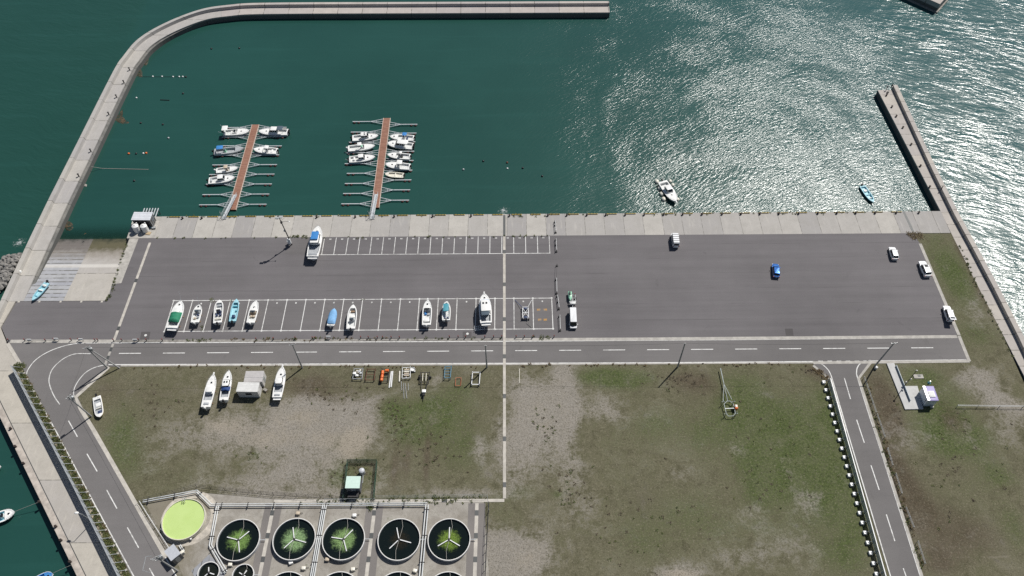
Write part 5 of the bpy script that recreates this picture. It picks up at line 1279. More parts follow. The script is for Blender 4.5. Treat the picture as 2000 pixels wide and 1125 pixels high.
t = thing('cabinet', 'pale equipment cabinet standing at the foot of the lamp mast', 'cabinet', at(565, 476.5), R(20)); MB().box((0, 0, .55), (.6, .45, 1.1)).build('body', WHITEPAINT, t, False); MB().box((0, -.23, .55), (.5, .02, .9)).build('door', STEEL, t, False); MB().box((0, 0, 1.12), (.7, .55, .05)).build('lid', STEEL, t, False)
# street lamp on the left quay
a, b = at(182, 1018.5), at(159, 1004, 6.0)
t, d = cyl_between('street_lamp', 'slender street lamp leaning its bright head over the lower left quay', 'street lamp', a, b, .10, .06, STEEL)
MB().tube(tuple(d), tuple(d + Vector((-.7, .15, .12))), .045, 6).build('arm', STEEL, t)
MB().blob(tuple(d + Vector((-.95, .2, .12))), .34, 10, 6, (1.3, .8, .5)).build('lamp_head', WHITE, t)

# ================================================================== LOT EDGE POSTS, SIGNS, BARRIERS
postx = [(18, 666), (49.5, 666), (90, 666.4), (107, 665), (140, 665.3), (155, 665), (186.5, 666), (192, 666), (223, 666.3), (239, 666), (272, 666), (287, 666), (318, 666), (501, 664.2), (535, 663.3), (577.5, 662.2), (611, 662), (615.5, 662), (705, 661), (720, 661), (737.5, 661), (748, 661), (764.5, 661), (780.5, 661), (878, 660), (895, 660), (909.5, 660), (947, 660), (964, 659.6), (980, 659.6), (1008, 659.4), (1024, 659.4), (1041, 659.3), (1082, 659)]
proto = None
def copy_post(p, label, group, proto):
    return copy_tree(proto, p, None, label, None, group)
for i, (x, y) in enumerate(postx):
    p = at(x, y); lb = 'dark red barrier post on the lot edge, %s from the west' % nth(i)
    if proto is None:
        proto = thing('barrier_post', lb, 'post', (p.x, p.y, .06), 0, 'barrier posts along the lot edge')
        MB().tube((0, 0, 0), (0, 0, .85), .10, 8).build('post', DARKMETAL, proto); MB().lathe([(.12, .6), (.13, .62), (.13, .84), (.05, .9)], n=8).build('cap', RED, proto)
    else: copy_tree(proto, (p.x, p.y, .06), None, lb)
for i, (a, b) in enumerate((((49.5, 666), (107, 665)), ((239, 666), (318, 666)), ((501, 664.2), (577.5, 662.2)), ((705, 661), (737.5, 661)), ((748, 661), (780.5, 661)), ((810, 661), (878, 660)), ((878, 660), (909.5, 660)), ((947, 660), (980, 659.6)), ((1008, 659.4), (1041, 659.3)))):
    tag(MB().tube(at(*a, .5), at(*b, .5), .04, 5).build('barrier_pipe', DARKMETAL), 'dark barrier pipe strung between red posts, %s from the west' % nth(i), 'barrier pipe', 'barrier pipes along the lot edge')
for i, (x, y) in enumerate(((60, 667.5), (112.5, 665.5), (160.5, 666.5), (266, 667.5), (643, 661.5))):
    p = at(x, y)
    t = thing('sign_board', ['white blank faced sign board near the west end of the lot edge', 'white sign board beside the second pair of red posts', 'white sign board where the edge line curve begins', 'white sign board just right of the lot drain', 'white sign board below the pale blue covered boat'][i], 'sign', (p.x, p.y, .06), 0, 'sign boards on the lot edge')
    MB().box((0, 0, .75), (.95, .12, .55)).build('board', WHITEPAINT, t, False)
    for x_ in (-.35, .35): MB().tube((x_, 0, 0), (x_, 0, .5), .04, 6).build('leg', DARKMETAL, t)
for i, L_ in enumerate(([(1083.5, 435), (1084.3, 441), (1085.2, 455)], [(1085.2, 470), (1086, 479.5), (1086.6, 492.5)], [(1087.7, 520), (1086.3, 547), (1087, 574)], [(1088, 580), (1090, 591), (1091.3, 604.5)], [(1092.6, 619), (1093.7, 646.5)])):
    a = at(*L_[0]); t = thing('pipe_barrier', 'portable white pipe barrier on dark feet, %s from the quay in the dividing row' % nth(i), 'barrier', (a.x, a.y, .03), 0, 'pipe barriers dividing the lot')
    Q = [at(*p) - a for p in L_]
    for q in Q:
        m = MB().tube((q.x, q.y, 0), (q.x, q.y, .95), .07, 8); m.build('post', DARKMETAL, t)
        MB().prism(rrect(.55, .45, .1, 2, q.x, q.y), 0, .14, .04).build('foot', RUBBER, t)
    for q, r in zip(Q, Q[1:]):
        if i == 2 and q is Q[0]: MB().tube((q.x, q.y, .9), (r.x, r.y, .9), .03, 6).build('rail', DARKMETAL, t); continue
        MB().tube((q.x + .06, q.y, .9), (r.x + .06, r.y, .9), .055, 6).build('rail', WHITEPAINT, t); MB().tube((q.x - .02, q.y, .4), (r.x - .02, r.y, .4), .035, 6).build('rail', DARKMETAL, t)

# ================================================================== WHITE HUT PAIR ON THE GRASS
WALLW = mat('hut_wall_white', (.60, .59, .57), .7, var=.12)
t, lx, ly, H = box_hut('storage_hut', 'white ribbed storage hut with a dark window facing the field', [(465.3, 746.2), (507.2, 746.8), (502.7, 765), (460.9, 765)], 2.6, WALLW, RIBWHITE, .02, .06)
MB().box((.1, -ly / 2 - .01, H * .58), (1.35, .06, .7)).build('window', GLASS, t, False)
MB().box((lx / 2 + .01, -ly * .15, H * .45), (.05, .8, 1.8)).build('door', WHITE, t, False)
t, lx, ly, H = box_hut('storage_hut', 'grey roofed storage hut joined behind the white ribbed hut', [(480, 724.8), (516, 724.2), (511.6, 745.6), (475.9, 746)], 2.4, WALLW, RIBGREY, .02, .06)
MB().box((lx / 2 + .01, 0, H * .45), (.05, .8, 1.8)).build('door', STEEL, t, False)
t = thing('wheelbarrow', 'small rusty handcart on the grass right of the white hut', 'handcart', at(519, 763), R(-30)); MB().box((0, 0, .4), (.9, .6, .22)).build('tray', CONCD, t, False); MB().tube((.3, .2, .4), (1.0, .3, .6), .03).tube((.3, -.2, .4), (1.0, -.3, .6), .03).build('handle', RUST, t); MB().at((-.4, 0, .18), 0, R(90)).lathe([(.18, -.05), (.18, .05)], n=10).build('wheel', TYRE, t)

# ================================================================== CRADLES AND FRAMES IN A ROW ON THE GRASS
zR = zoomed(670, 700, 6.897)
def gf(x, y, z=0): return at(*zR(x, y), z)
def frame(label, corners, h, m, cross=2, tub=.07, wheels=False, cat='boat cradle', name='boat_cradle', leg=True, longi=0):
    P = [gf(*c, h) for c in corners]; c = sum(P, Vector()) / 4
    t = thing(name, label, cat, (c.x, c.y, .02)); Q = [p - Vector((c.x, c.y, .02)) for p in P]
    mb = MB()
    for i in range(4): mb.bar(Q[i], Q[(i + 1) % 4], tub * 1.6, tub * 1.6)
    for k in range(cross):
        u = (k + 1) / (cross + 1); mb.bar(Q[0].lerp(Q[3], u), Q[1].lerp(Q[2], u), tub * 1.3, tub * 1.3)
    for k in range(longi):
        u = (k + 1) / (longi + 1); mb.bar(Q[0].lerp(Q[1], u), Q[3].lerp(Q[2], u), tub * 1.3, tub * 1.3)
    mb.build('frame', m, t, False)
    if leg:
        for q in Q: MB().tube((q.x, q.y, 0), (q.x, q.y, q.z + .35), tub * .9, 6).build('leg', m, t)
    return t, Q
t, Q = frame('grey frame trailer heaped with white gear at the row end', [(150, 140), (270, 135), (255, 275), (130, 275)], .6, STEEL, 2)
rg = random.Random(5)
for k in range(9):
    p = (rg.uniform(-.8, .8), rg.uniform(-.9, .9), .62); MB().prism(rrect(rg.uniform(.35, .7), rg.uniform(.3, .6), .08, 2, p[0], p[1]), .6, .72 + rg.uniform(0, .25), .04).build('gear_box', rg.choice([WHITE, CREAM, STEEL, BEIGE, GREYDECK]), t)
t, Q = frame('rust brown boat cradle, second in the row of frames', [(325, 145), (435, 145), (420, 290), (300, 290)], .55, RUST, 1, longi=0)
t, Q = frame('dark cradle carrying a row of bright orange floats', [(525, 140), (625, 150), (605, 305), (495, 305)], .5, DARKMETAL, 1)
for i, (x0, y0, x1, y1) in enumerate(((535, 165, 530, 215), (530, 220, 522, 262), (522, 266, 515, 305), (568, 165, 618, 163))):
    a, b = gf(x0, y0, .85), gf(x1, y1, .85); d = (b - a)
    r = .34; dn = d.normalized()
    o = MB().loft([[tuple(Vector((0, 0, 0)) + dn * s_ + Matrix.Rotation(2 * math.pi * k / 10, 3, dn) @ (Vector((0, 0, 1)) * rr)) for k in range(10)] for s_, rr in ((0, .14), (.06, r), (d.length - .06, r), (d.length, .14))]).build('float', ORANGE)
    o.location = a; tag(o, ['orange cylinder float at the far end of the cradle line', 'orange cylinder float in the middle of the cradle line', 'orange cylinder float at the near end of the cradle line', 'orange cylinder float lying crosswise on the dark cradle'][i], 'float', 'orange floats on the dark cradle')
for i, (a, b) in enumerate((((652, 175), (622, 395)), ((670, 172), (648, 388)))):
    tag(MB().bar(gf(*a, .12), gf(*b, .12), .24, .16).build('plank', WHITEPAINT, None, False), ['white weathered beam on grass, nearer the orange floats', 'white weathered beam on grass, farther from the orange floats'][i], 'beam', 'white beams on the grass')
t, Q = frame('white boat cradle stacked with pinkish planks beside a white tub', [(800, 125), (910, 120), (905, 262), (795, 268)], .6, WHITEPAINT, 2, longi=1)
for k in range(4):
    y = -.75 + .5 * k; MB().box((.1, y, .72), (1.1, .28, .1), .03 * k).build('plank', rg.choice([CONC, BEIGE, CREAM]), t, False)
tag(MB().bar(gf(765, 170, .2), gf(760, 312, .2), .26, .16).build('plank', CREAM, None, False), 'cream timber beam left of the white plank cradle', 'beam')
for i, (a, b) in enumerate((((785, 310), (788, 430)), ((812, 330), (822, 540)), ((835, 335), (860, 540)), ((878, 335), (880, 430)))):
    tag(MB().tube(gf(*a, .1), gf(*b, .1), .06, 6).build('pipe', STEEL), 'loose grey pipe on bare ground below the white cradle, %s from the left' % nth(i), 'pipe', 'loose pipes on the ground')
t = thing('tub', 'round white plastic tub tipped beside the white cradle', 'tub', gf(942, 160, 0) + Vector((0, 0, .02)), .3); MB().lathe([(.35, 0), (.5, .1), (.55, .55), (.5, .6), (.45, .3)], n=14).build('body', WHITE, t); MB().box((.3, -.55, .2), (.35, .2, .3)).build('spout', WHITE, t, False)
t, Q = frame('long dark two wheeled boat trailer with a white winch box', [(1045, 190), (1165, 190), (1150, 320), (1035, 320)], .6, DARKMETAL, 1)
for k in (-.4, .35):
    MB().bar((k, .95, .72), (k, -.95, .72), .13, .12).build('bunk', CREAM, t, False)
for sg in (-1, 1): MB().at((sg * 1.15, .1, .36), 0, R(90)).lathe([(.2, -.12), (.36, -.13), (.36, .13), (.2, .12)], n=14).build('wheel', TYRE, t)
c0_ = Vector(t.location)
a = gf(1085, 560, .5) - c0_
MB().bar((-.75, -.9, .55), (a.x - .15, a.y + 1.2, .55), .1, .1).bar((.75, -.9, .55), (a.x + .15, a.y + 1.2, .55), .1, .1).bar((a.x, a.y + 1.3, .55), (a.x, a.y, .5), .12, .12).build('drawbar', DARKMETAL, t, False)
b_ = gf(1090, 442, .8) - c0_
MB().prism(rrect(.85, .7, .06, 2, b_.x, b_.y), .6, 1.0, .04).build('winch_box', WHITE, t)
MB().box((b_.x, b_.y - .8, .65), (.5, .5, .4)).build('winch_motor', BLACK, t, False)
t, Q = frame('dull blue boat cradle with doubled end bars', [(1375, 110), (1460, 105), (1445, 262), (1365, 262)], .7, BLUEPAINT, 3)
t, Q = frame('small orange painted frame lying in the row of cradles', [(1520, 262), (1592, 258), (1585, 368), (1512, 368)], .3, ORANGEPAINT, 0, leg=False, tub=.06)
a, b = gf(1530, 275, .3), gf(1548, 300, .3)
t, Q = frame('white rectangular steel frame at the right end of the row', [(1745, 188), (1848, 188), (1835, 352), (1732, 350)], .55, WHITEPAINT, 0, tub=.10)
tag(MB().tube(at(1014.5, 720, .06), at(1014.5, 748, .06), .07, 6).build('pipe', CREAM), 'cream pipe lying on grass right of the central drain', 'pipe')

# large Y-shaped launching trailer
GALV = mat('dull_galvanised', (.33, .37, .37), .65, .1, var=.2)
zY = zoomed(1380, 710, 9.38)
def yt():
    Z = .75; g = lambda x, y, z=Z: at(*zY(x, y), z)
    c = g(420, 820); c.z = .02
    t = thing('launching_trailer', 'long Y shaped pale steel launching trailer with an orange tank on grass', 'boat trailer', c)
    q = lambda x, y, z=Z: g(x, y, z) - c
    MB().bar(q(255, 88), q(316, 372), .15, .15).build('drawbar', GALV, t, False)
    for a in ((304, 700), (388, 690), (462, 660)): MB().bar(q(316, 368), q(*a), .09, .09).build('brace', GALV, t, False)
    ring = [(320, 745), (372, 690), (432, 688), (492, 745), (518, 850), (525, 915), (488, 960), (400, 964), (362, 920)]
    m = MB(); R_ = [q(*r) for r in ring]
    for a, b in zip(R_, R_[1:] + R_[:1]): m.bar(a, b, .11, .11)
    m.build('ring_frame', GALV, t, False)
    MB().bar(q(338, 826), q(512, 820), .14, .14).build('cross_bar', STEEL, t, False)
    for a in ((300, 718), (492, 712), (345, 938), (540, 930)):
        p = q(*a); MB().tube((p.x, p.y, 0), (p.x, p.y, 1.75), .06, 8).build('post', GALV, t)
        MB().bar((p.x - .35, p.y, 1.1), (p.x + .35, p.y, 1.1), .08, .08).build('post_arm', GALV, t, False)
    p = q(540, 800, .8); MB().prism(rrect(.62, .95, .12, 3, p.x, p.y), .35, 1.15, .12).build('tank', ORANGE, t); MB().prism(rrect(.5, .6, .1, 3, p.x, p.y + .12), 1.13, 1.22, .05).build('tank_lid', CREAM, t)
    MB().tube(q(490, 770, .9), q(512, 790, .9), .12, 8).build('pump', STEEL, t)
yt()

# ================================================================== SNOW FENCES (perforated panels on posts with braced feet)
def perforated(name, col, hole):
    t = NT(name); t.base(t.mix(t.noise(t.pos(), .8, 3), tuple(c * .8 for c in col), col)); t.rough(.5)
    tr = t.n('ShaderNodeBsdfTransparent'); ms = t.n('ShaderNodeMixShader')
    o = t.pos(); xyz = t.sep(o)
    f = t.math('FRACT', t.math('MULTIPLY', xyz[2], 9.0))
    t.set(ms.inputs[0], t.ramp(f, hole - .02, hole + .02, 1, 0))
    t.t.links.new(t.b.outputs[0], ms.inputs[1]); t.t.links.new(tr.outputs[0], ms.inputs[2]); t.t.links.new(ms.outputs[0], t.out.inputs[0])
    return t.m
PANEL = perforated('perforated_fence_panel', (.52, .56, .60), .42)
PANELD = perforated('slatted_fence_panel', (.40, .48, .48), .22)
def snow_fence(label, pts, h, step, side, blk, panelm):
    a0 = pts[0]; t = thing('snow_fence', label, 'fence', (a0.x, a0.y, 0))
    P = [p - a0 for p in pts]; seg = [(P[i + 1] - P[i]).length for i in range(len(P) - 1)]; tot = sum(seg)
    def pt(s_):
        for i, L in enumerate(seg):
            if s_ <= L or i == len(seg) - 1:
                d = (P[i + 1] - P[i]).normalized(); return P[i] + d * s_, d
            s_ -= L
    n = int(tot / step)
    for k in range(n):
        p, d = pt(k * step); q, _ = pt((k + 1) * step - .04); nn = Vector((-d.y, d.x, 0)) * side
        MB().bar(p + Vector((0, 0, h * .54)), q + Vector((0, 0, h * .54)), .05, h * .88).build('panel', panelm, t, False)
        MB().tube((p.x, p.y, 0), (p.x, p.y, h + .05), .075, 8).build('post', STEEL, t)
        bm = MB()
        if blk:
            c = p + nn * 1.0; bm.at((c.x, c.y, 0), math.atan2(d.y, d.x)).prism([(-.34, -.36 * side), (.34, -.30 * side), (.34, .30 * side), (-.34, .36 * side)], .02, .55, .05); bm.build('footing_block', CONCL if not blk == 2 else WHITEPAINT, t, False)
            bm = MB(); bm.bar((c.x, c.y, .54), (p.x, p.y, h * .86), .08, .08); bm.build('brace', STEEL, t, False)
        else:
            c = p + nn * 1.25; bm.bar((c.x, c.y, .12), (p.x, p.y, h * .8), .09, .09); bm.build('brace', STEEL, t, False)
            MB().box((c.x, c.y, .12), (.4, .4, .24), math.atan2(d.y, d.x)).build('footing_block', CONC, t, False)
    p0, p1 = P[0], P[-1]
    for a, b in zip(P, P[1:]): MB().bar(a + Vector((0, 0, h)), b + Vector((0, 0, h)), .16, .09).build('top_rail', WHITEPAINT if blk else STEEL, t, False)
snow_fence('long grey slatted snow fence between the left quay and the weedy verge', ats([(31, 724), (153.5, 960), (236, 1125), (270, 1192)]), 2.3, 2.0, 1, 0, PANEL)
snow_fence('snow fence on white block feet along the branch road', ats([(1617, 748), (1645, 850), (1727, 1145)]), 1.9, 1.98, -1, 2, PANELD)

# ================================================================== TANK YARD
WATERDARK = {}
def tank_water(name, glow, dark=(.006, .010, .010), amt=1.0, cover=.62):
    t = NT(name); o = t.obj(); xyz = t.sep(o)
    r = t.math('SQRT', t.math('ADD', t.math('MULTIPLY', xyz[0], xyz[0]), t.math('MULTIPLY', xyz[1], xyz[1])))
    n = t.noise(o, .9, 5, .7, 1.8); n2 = t.noise(o, 2.6, 4, .75, 2.5)
    f = t.math('ADD', t.math('MULTIPLY', r, -.50), t.math('ADD', t.math('MULTIPLY', n, 1.6), .50 * cover / .62))
    f = t.ramp(f, .05, .80, 0, amt)
    weeds = t.mix(t.ramp(n2, .32, .62), tuple(c * .10 for c in glow), tuple(c * .8 for c in glow))
    c = t.mix(f, dark, weeds)
    c = t.mix(t.ramp(t.noise(o, 6, 2, .8), .66, .76, 0, .35), c, (.12, .13, .11))
    t.base(c); t.rough(.08); t.b.inputs['IOR'].default_value = 1.33
    t.bump(t.noise(o, 3, 2), .2, .01)
    return t.m
RIMM = mat('tank_rim', (.72, .71, .68), .5, var=.1)
TANKW = mat('tank_shell', (.50, .51, .52), .55, var=.15)
CABLE = mat('pale_cable', (.5, .48, .44), .8)
def fish_tank(label, px, r, wm, arms=3, a0=0.0, h=1.0, name='fish_tank', group='round fish tanks in the yard', depth=.42, armlen=.6, cable=True, nblades=3):
    p = at(*px, h)
    t = thing(name, label, 'fish tank', (p.x, p.y, .02), 0, group)
    MB().lathe([(r, 0), (r, h - .1), (r + .06, h - .08), (r + .06, h), (r - .08, h), (r - .08, h - depth - .3)], n=56, cap=False).build('shell', TANKW, t, ang=.6)
    MB().lathe([(r + .065, h - .06), (r + .065, h + .012), (r - .085, h + .012), (r - .085, h - .06)], n=56, cap=False).build('rim', RIMM, t, ang=.6)
    MB().lathe([(r - .08, h - depth), (r * .5, h - depth), (.01, h - depth)], n=56, cap=False).build('water_surface', wm, t)
    if arms:
        o = MB().lathe([(.16, 0), (.2, .1), (.2, .45), (.1, .5)], (0, 0, h - depth - .05), 10).build('aerator', DARKMETAL, t)
        for k in range(nblades):
            a = a0 + 2 * math.pi * k / nblades; MB().bar((.22 * math.cos(a), .22 * math.sin(a), h - depth + .22), (r * armlen * math.cos(a), r * armlen * math.sin(a), h - depth + .12), .17, .1).build('aerator_arm', WHITEPAINT, o, False)
    if cable:
        MB().path([(.25, r - .02, h + .01), (.55, r * .62, h - .1), (.1, .15, h - .05), (-.45, -r * .55, h - .1), (-.3, -r + .02, h + .01)], .028, 4).build('cable', CABLE, t)
    MB().tube((r * .98, .1, .5), (r + 1.1, .1, .5), .07, 8).build('inlet_pipe', ALU, t)
    return t
GLOW = (.26, .42, .17)
fish_tank('dark fish tank with pale green weed, leftmost of the front row', (465.3, 1054), 4.08, tank_water('tank_water_a', (.26, .42, .12)), a0=R(45))
fish_tank('dark fish tank with bright green weed glow, second in the front row', (574.3, 1052.3), 4.08, tank_water('tank_water_b', (.34, .52, .24), cover=.75), a0=R(105))
fish_tank('dark fish tank with wide green weed glow, middle of the front row', (670.8, 1052.3), 4.08, tank_water('tank_water_c', (.30, .46, .18), cover=.72), a0=R(50))
fish_tank('nearly black fish tank without green weed in the front row', (779.2, 1053), 4.08, tank_water('tank_water_d', (.06, .045, .025), amt=.5, cover=.45), a0=R(105))
fish_tank('dark fish tank with olive weed glow, rightmost of the front row', (877, 1053), 4.08, tank_water('tank_water_e', (.24, .36, .07), cover=.58), a0=R(90))
TWK = tank_water('tank_water_dark', (.05, .05, .03), amt=.4, cover=.4)
for i, x in enumerate((558, 660, 775.5, 874)):
    fish_tank(['black fish tank cut by the bottom edge, below the second front tank', 'black fish tank cut by the bottom edge, below the middle front tank', 'black fish tank cut by the bottom edge, below the weedless tank', 'black fish tank cut by the bottom edge, below the olive tank'][i], (x, 1160), 4.08, TWK, a0=R(20 + 30 * i))
fish_tank('small dark fish tank on the grey paved square', (407.3, 1118), 2.0, TWK, a0=R(105), armlen=.55, cable=False)
fish_tank('small dark fish tank right of the paved square', (474.5, 1122.5), 2.0, TWK, a0=R(60), armlen=.5, nblades=4)
# open green tank
t = NT('algae_water'); n_ = t.noise(t.pos(), .5, 4, .6); t.base(t.mix(t.ramp(n_, .3, .7), (.47, .61, .22), (.50, .64, .245))); t.rough(.35); t.b.inputs['Specular IOR Level'].default_value = .25
p = at(358.3, 1013.5, 1.15); T_ = thing('settling_tank', 'round tank brimming with opaque lime green water', 'settling tank', (p.x, p.y, .02))
MB().lathe([(4.12, 0), (4.12, 1.05), (4.2, 1.07), (4.2, 1.15), (4.05, 1.15), (4.03, .6)], n=56, cap=False).build('shell', mat('cream_tank_shell', (.66, .63, .52), .6, var=.12), T_, ang=.6)
MB().lathe([(4.06, .92), (2, .92), (.01, .92)], n=56, cap=False).build('water_surface', t.m, T_)
m = MB().path([(-.9, 4.3, .2), (-.9, 4.3, 1.6), (-.9, 3.4, 1.6), (-.9, 3.4, 1.0)], .05, 6).path([(-.5, 4.3, .2), (-.5, 4.3, 1.6), (-.5, 3.4, 1.6), (-.5, 3.4, 1.0)], .05, 6); m.build('overflow_pipe', STEEL, T_)
for a in (205, 300): MB().box((4.35 * math.cos(R(a)), 4.35 * math.sin(R(a)), .5), (.35, .3, .5), R(a)).build('valve_box', WHITE, T_, False)
pp = at(372, 1013); mb = MB(); mb.lathe([(5.6, .024), (4.15, .026)], (pp.x - .2, pp.y + .1, 0), 40, False); struct('pale_gravel_ring', mb, YARDP)
# paved square under the small tank
pv = slab_concrete('paving_square', (.30, .31, .33), 1.3, 0, contrast=.1, jointw=.10, cross=1.3)
flat('paved_square', [(v.x, v.y) for v in ats([(374, 1115), (408.5, 1083), (442, 1118), (415, 1160), (395, 1160)])], .03, pv)
# pipelines
PIPEW = mat('pipe_white', (.60, .62, .62), .5, var=.12)
def pipeline(label, pts, z=.55, gap=.42, r=.11, n=2, m=PIPEW, posts=True):
    Q = ats(pts); a0 = Q[0]; t = thing('pipeline', label, 'pipeline', (a0.x, a0.y, .02), 0, 'white water pipelines in the tank yard')
    for k in range(n):
        off = (k - (n - 1) / 2) * gap; L = []
        for i, q in enumerate(Q):
            d = (Q[min(i + 1, len(Q) - 1)] - Q[max(i - 1, 0)]).normalized(); s_ = Vector((-d.y, d.x, 0)); p = q + s_ * off - a0; L.append((p.x, p.y, z))
        MB().path(L, r, 8).build('pipe', m, t)
    for a, b in zip(Q, Q[1:]):
        d = b - a; L = d.length; d = d / L; s_ = Vector((-d.y, d.x, 0)); k = 1.0
        while k < L:
            c = a + d * k - a0; MB().bar((c.x - s_.x * .55, c.y - s_.y * .55, z + .02), (c.x + s_.x * .55, c.y + s_.y * .55, z + .02), .1, .36).build('pipe_bracket', DARKMETAL, t, False)
            MB().box((c.x, c.y, z / 2 - .1), (.14, .14, z), math.atan2(d.y, d.x)).build('support', CONCD, t, False); k += 5.2
    return t
pipeline('white twin pipeline zigzagging past the lime green tank to the front row', [(281, 981), (386, 961.5), (413.5, 988.5), (425, 988.5)])
pipeline('white twin pipeline running straight along the top of the tank yard', [(425, 988.5), (835, 986.5)])
pipeline('white twin pipeline bending between the lime green tank and first dark tank', [(426.5, 990), (412.5, 1067), (443, 1119)])
pipeline('white triple pipeline between the second and middle dark tanks', [(635, 988), (609, 1140)], gap=.36, n=3)
pipeline('white twin pipeline between the weedless and olive tanks', [(834.5, 988), (821, 1140)], gap=.5)
# small boxes, pumps around the tanks
rg = random.Random(11)
for i, (x, y, m_) in enumerate(((583, 1004, BEIGE), (693, 1008, WHITE), (569, 1100, WHITE), (640, 1094, BEIGE), (594, 1111, CREAM), (690, 1113, CREAM), (811, 1116, CREAM), (451, 1104, CREAM))):
    p = at(x, y); t = thing('pump_box', ['beige pump box above the second front tank', 'white pump box above the middle front tank', 'white pump box below the second front tank', 'beige pump box below the middle front tank', 'cream junction box between the lower left tanks', 'cream junction box left of the third lower tank', 'cream junction box right of the third lower tank', 'cream pump box between the first front tank and small tank'][i], 'pump box', (p.x, p.y, .03), rg.uniform(-.5, .5), 'pump boxes round the fish tanks')
    MB().prism(rrect(.75, .6, .08, 2), .12, .62, .05).build('housing', m_, t); MB().box((0, 0, .07), (.9, .75, .14)).build('plinth', CONCD, t, False)
    MB().tube((.3, 0, .4), (.9, .2, .15), .05, 6).build('hose', RUBBER, t)
# huts
t, lx, ly, H = box_hut('pump_house', 'small pump house with a mint green flat roof in a fenced plot', [(677, 930), (704.5, 930), (702.5, 953.5), (673.5, 953.5)], 2.9, mat('pump_house_wall', (.16, .16, .17), .8, var=.3), MINT, .02, .12)
MB().box((0, -ly / 2 - .02, H * .42), (.9, .06, 2.0)).build('door', STEEL, t, False); MB().box((.9, -ly / 2 - .02, H * .7), (.5, .06, .4)).build('window', GREYGLASS, t, False)
MB().box((0, -ly / 2 - .7, 1.2), (lx * .8, 1.2, .08)).box((lx * .3, -ly / 2 - .6, .5), (.5, .5, 1.0)).build('porch_equipment', DARKMETAL, t, False)
p = at(706, 918, 1.5); t = thing('water_tank', 'round pale water tank behind the mint roofed pump house', 'tank', (p.x, p.y, .02)); MB().lathe([(.55, 0), (.58, .1), (.58, 1.3), (.4, 1.5), (.1, 1.55)], n=18).build('body', mat('tank_pale_plastic', (.55, .57, .60), .4, var=.15), t); MB().tube((.2, -.5, .3), (.3, -2.3, .3), .05, 6).build('outlet_pipe', ALU, t)
pc = at(694, 1001 - 36); 
# fenced plot of the pump house
def mesh_fence(label, pts, h=1.6, step=2.2, m=DARKMETAL, r=.035, rails=(1.0, .52, .06), mesh=False, group='wire fences round the tank yard', name='wire_fence'):
    Q = ats(pts); a0 = Q[0]; t = thing(name, label, 'fence', (a0.x, a0.y, .02), 0, group)
    Q = [q - a0 for q in Q]
    for a, b in zip(Q, Q[1:]):
        L = (b - a).length; n = max(1, round(L / step))
        for k in range(n + 1):
            p = a.lerp(b, k / n); MB().tube((p.x, p.y, 0), (p.x, p.y, h), r, 6).build('post', m, t)
        for f in rails: MB().tube((a.x, a.y, h * f), (b.x, b.y, h * f), r * .7, 5).build('rail', m, t)
        if mesh: MB().bar((a.x, a.y, h * .52), (b.x, b.y, h * .52), .02, h * .9).build('mesh_panel', mesh, t, False)
    return t
NET = perforated('green_wire_mesh', (.04, .12, .08), .72)
mesh_fence('dark green mesh fence enclosing the mint roofed pump house', [(672, 977), (680, 903), (737, 903), (731, 976)], 1.5, 2.0, mat('green_fence_paint', (.03, .09, .06), .6), mesh=NET)
mesh_fence('dark wire fence behind the lime green tank', [(272, 981), (385, 952), (440, 958), (535, 967), (672, 975)], 1.4, 2.4)
mesh_fence('pale pipe fence along the road beside the lime green tank', [(275, 982), (305, 1030), (342, 1087)], 1.0, 1.8, WHITEPAINT, .05, (1.0, .5))
mesh_fence('thin pale fence in front of the pump house', [(635, 978), (733, 977)], 1.0, 3, ALU, .03, (1.0, .5))
mesh_fence('thin dark wire fence above the olive tank', [(735, 973), (952, 970.5), (955, 1000)], 1.3, 3.0, STEEL, .03)
mesh_fence('dark pipe fence down the right side of the tank yard', [(955, 985), (951, 1060), (947, 1150)], 1.5, 1.9, DARKMETAL, .05, (1.0, .6, .2))
mesh_fence('brown post guard fence along the branch road, top section', [(1686, 740), (1697, 772), (1709, 808)], 1.0, 2.4, STEEL, .05, (.98, .6), group='guard fences by the branch road', name='guard_fence')
mesh_fence('guard fence along the branch road, second section from the top', [(1711, 812), (1726, 856)], 1.0, 2.4, STEEL, .05, (.98, .6), group='guard fences by the branch road', name='guard_fence')
mesh_fence('guard fence along the branch road, third section from the top', [(1731, 878), (1741, 911)], 1.0, 2.4, STEEL, .05, (.98, .6), group='guard fences by the branch road', name='guard_fence')
mesh_fence('guard fence along the branch road, fourth section from the top', [(1747, 928), (1759, 966)], 1.0, 2.4, STEEL, .05, (.98, .6), group='guard fences by the branch road', name='guard_fence')
mesh_fence('guard fence along the branch road, fifth section from the top', [(1767, 994), (1782, 1032)], 1.0, 2.4, STEEL, .05, (.98, .6), group='guard fences by the branch road', name='guard_fence')
mesh_fence('guard fence along the branch road, lowest section', [(1790, 1060), (1804, 1103)], 1.0, 2.4, STEEL, .05, (.98, .6), group='guard fences by the branch road', name='guard_fence')
t = mesh_fence('pale two rail fence running to the right edge past the kiosk', [(1868, 795), (1908, 795.5), (1950, 796), (1996, 796.5), (2040, 797)], .95, 4.6, WHITEPAINT, .055, (.98, .6), group='guard fences by the branch road', name='guard_fence')
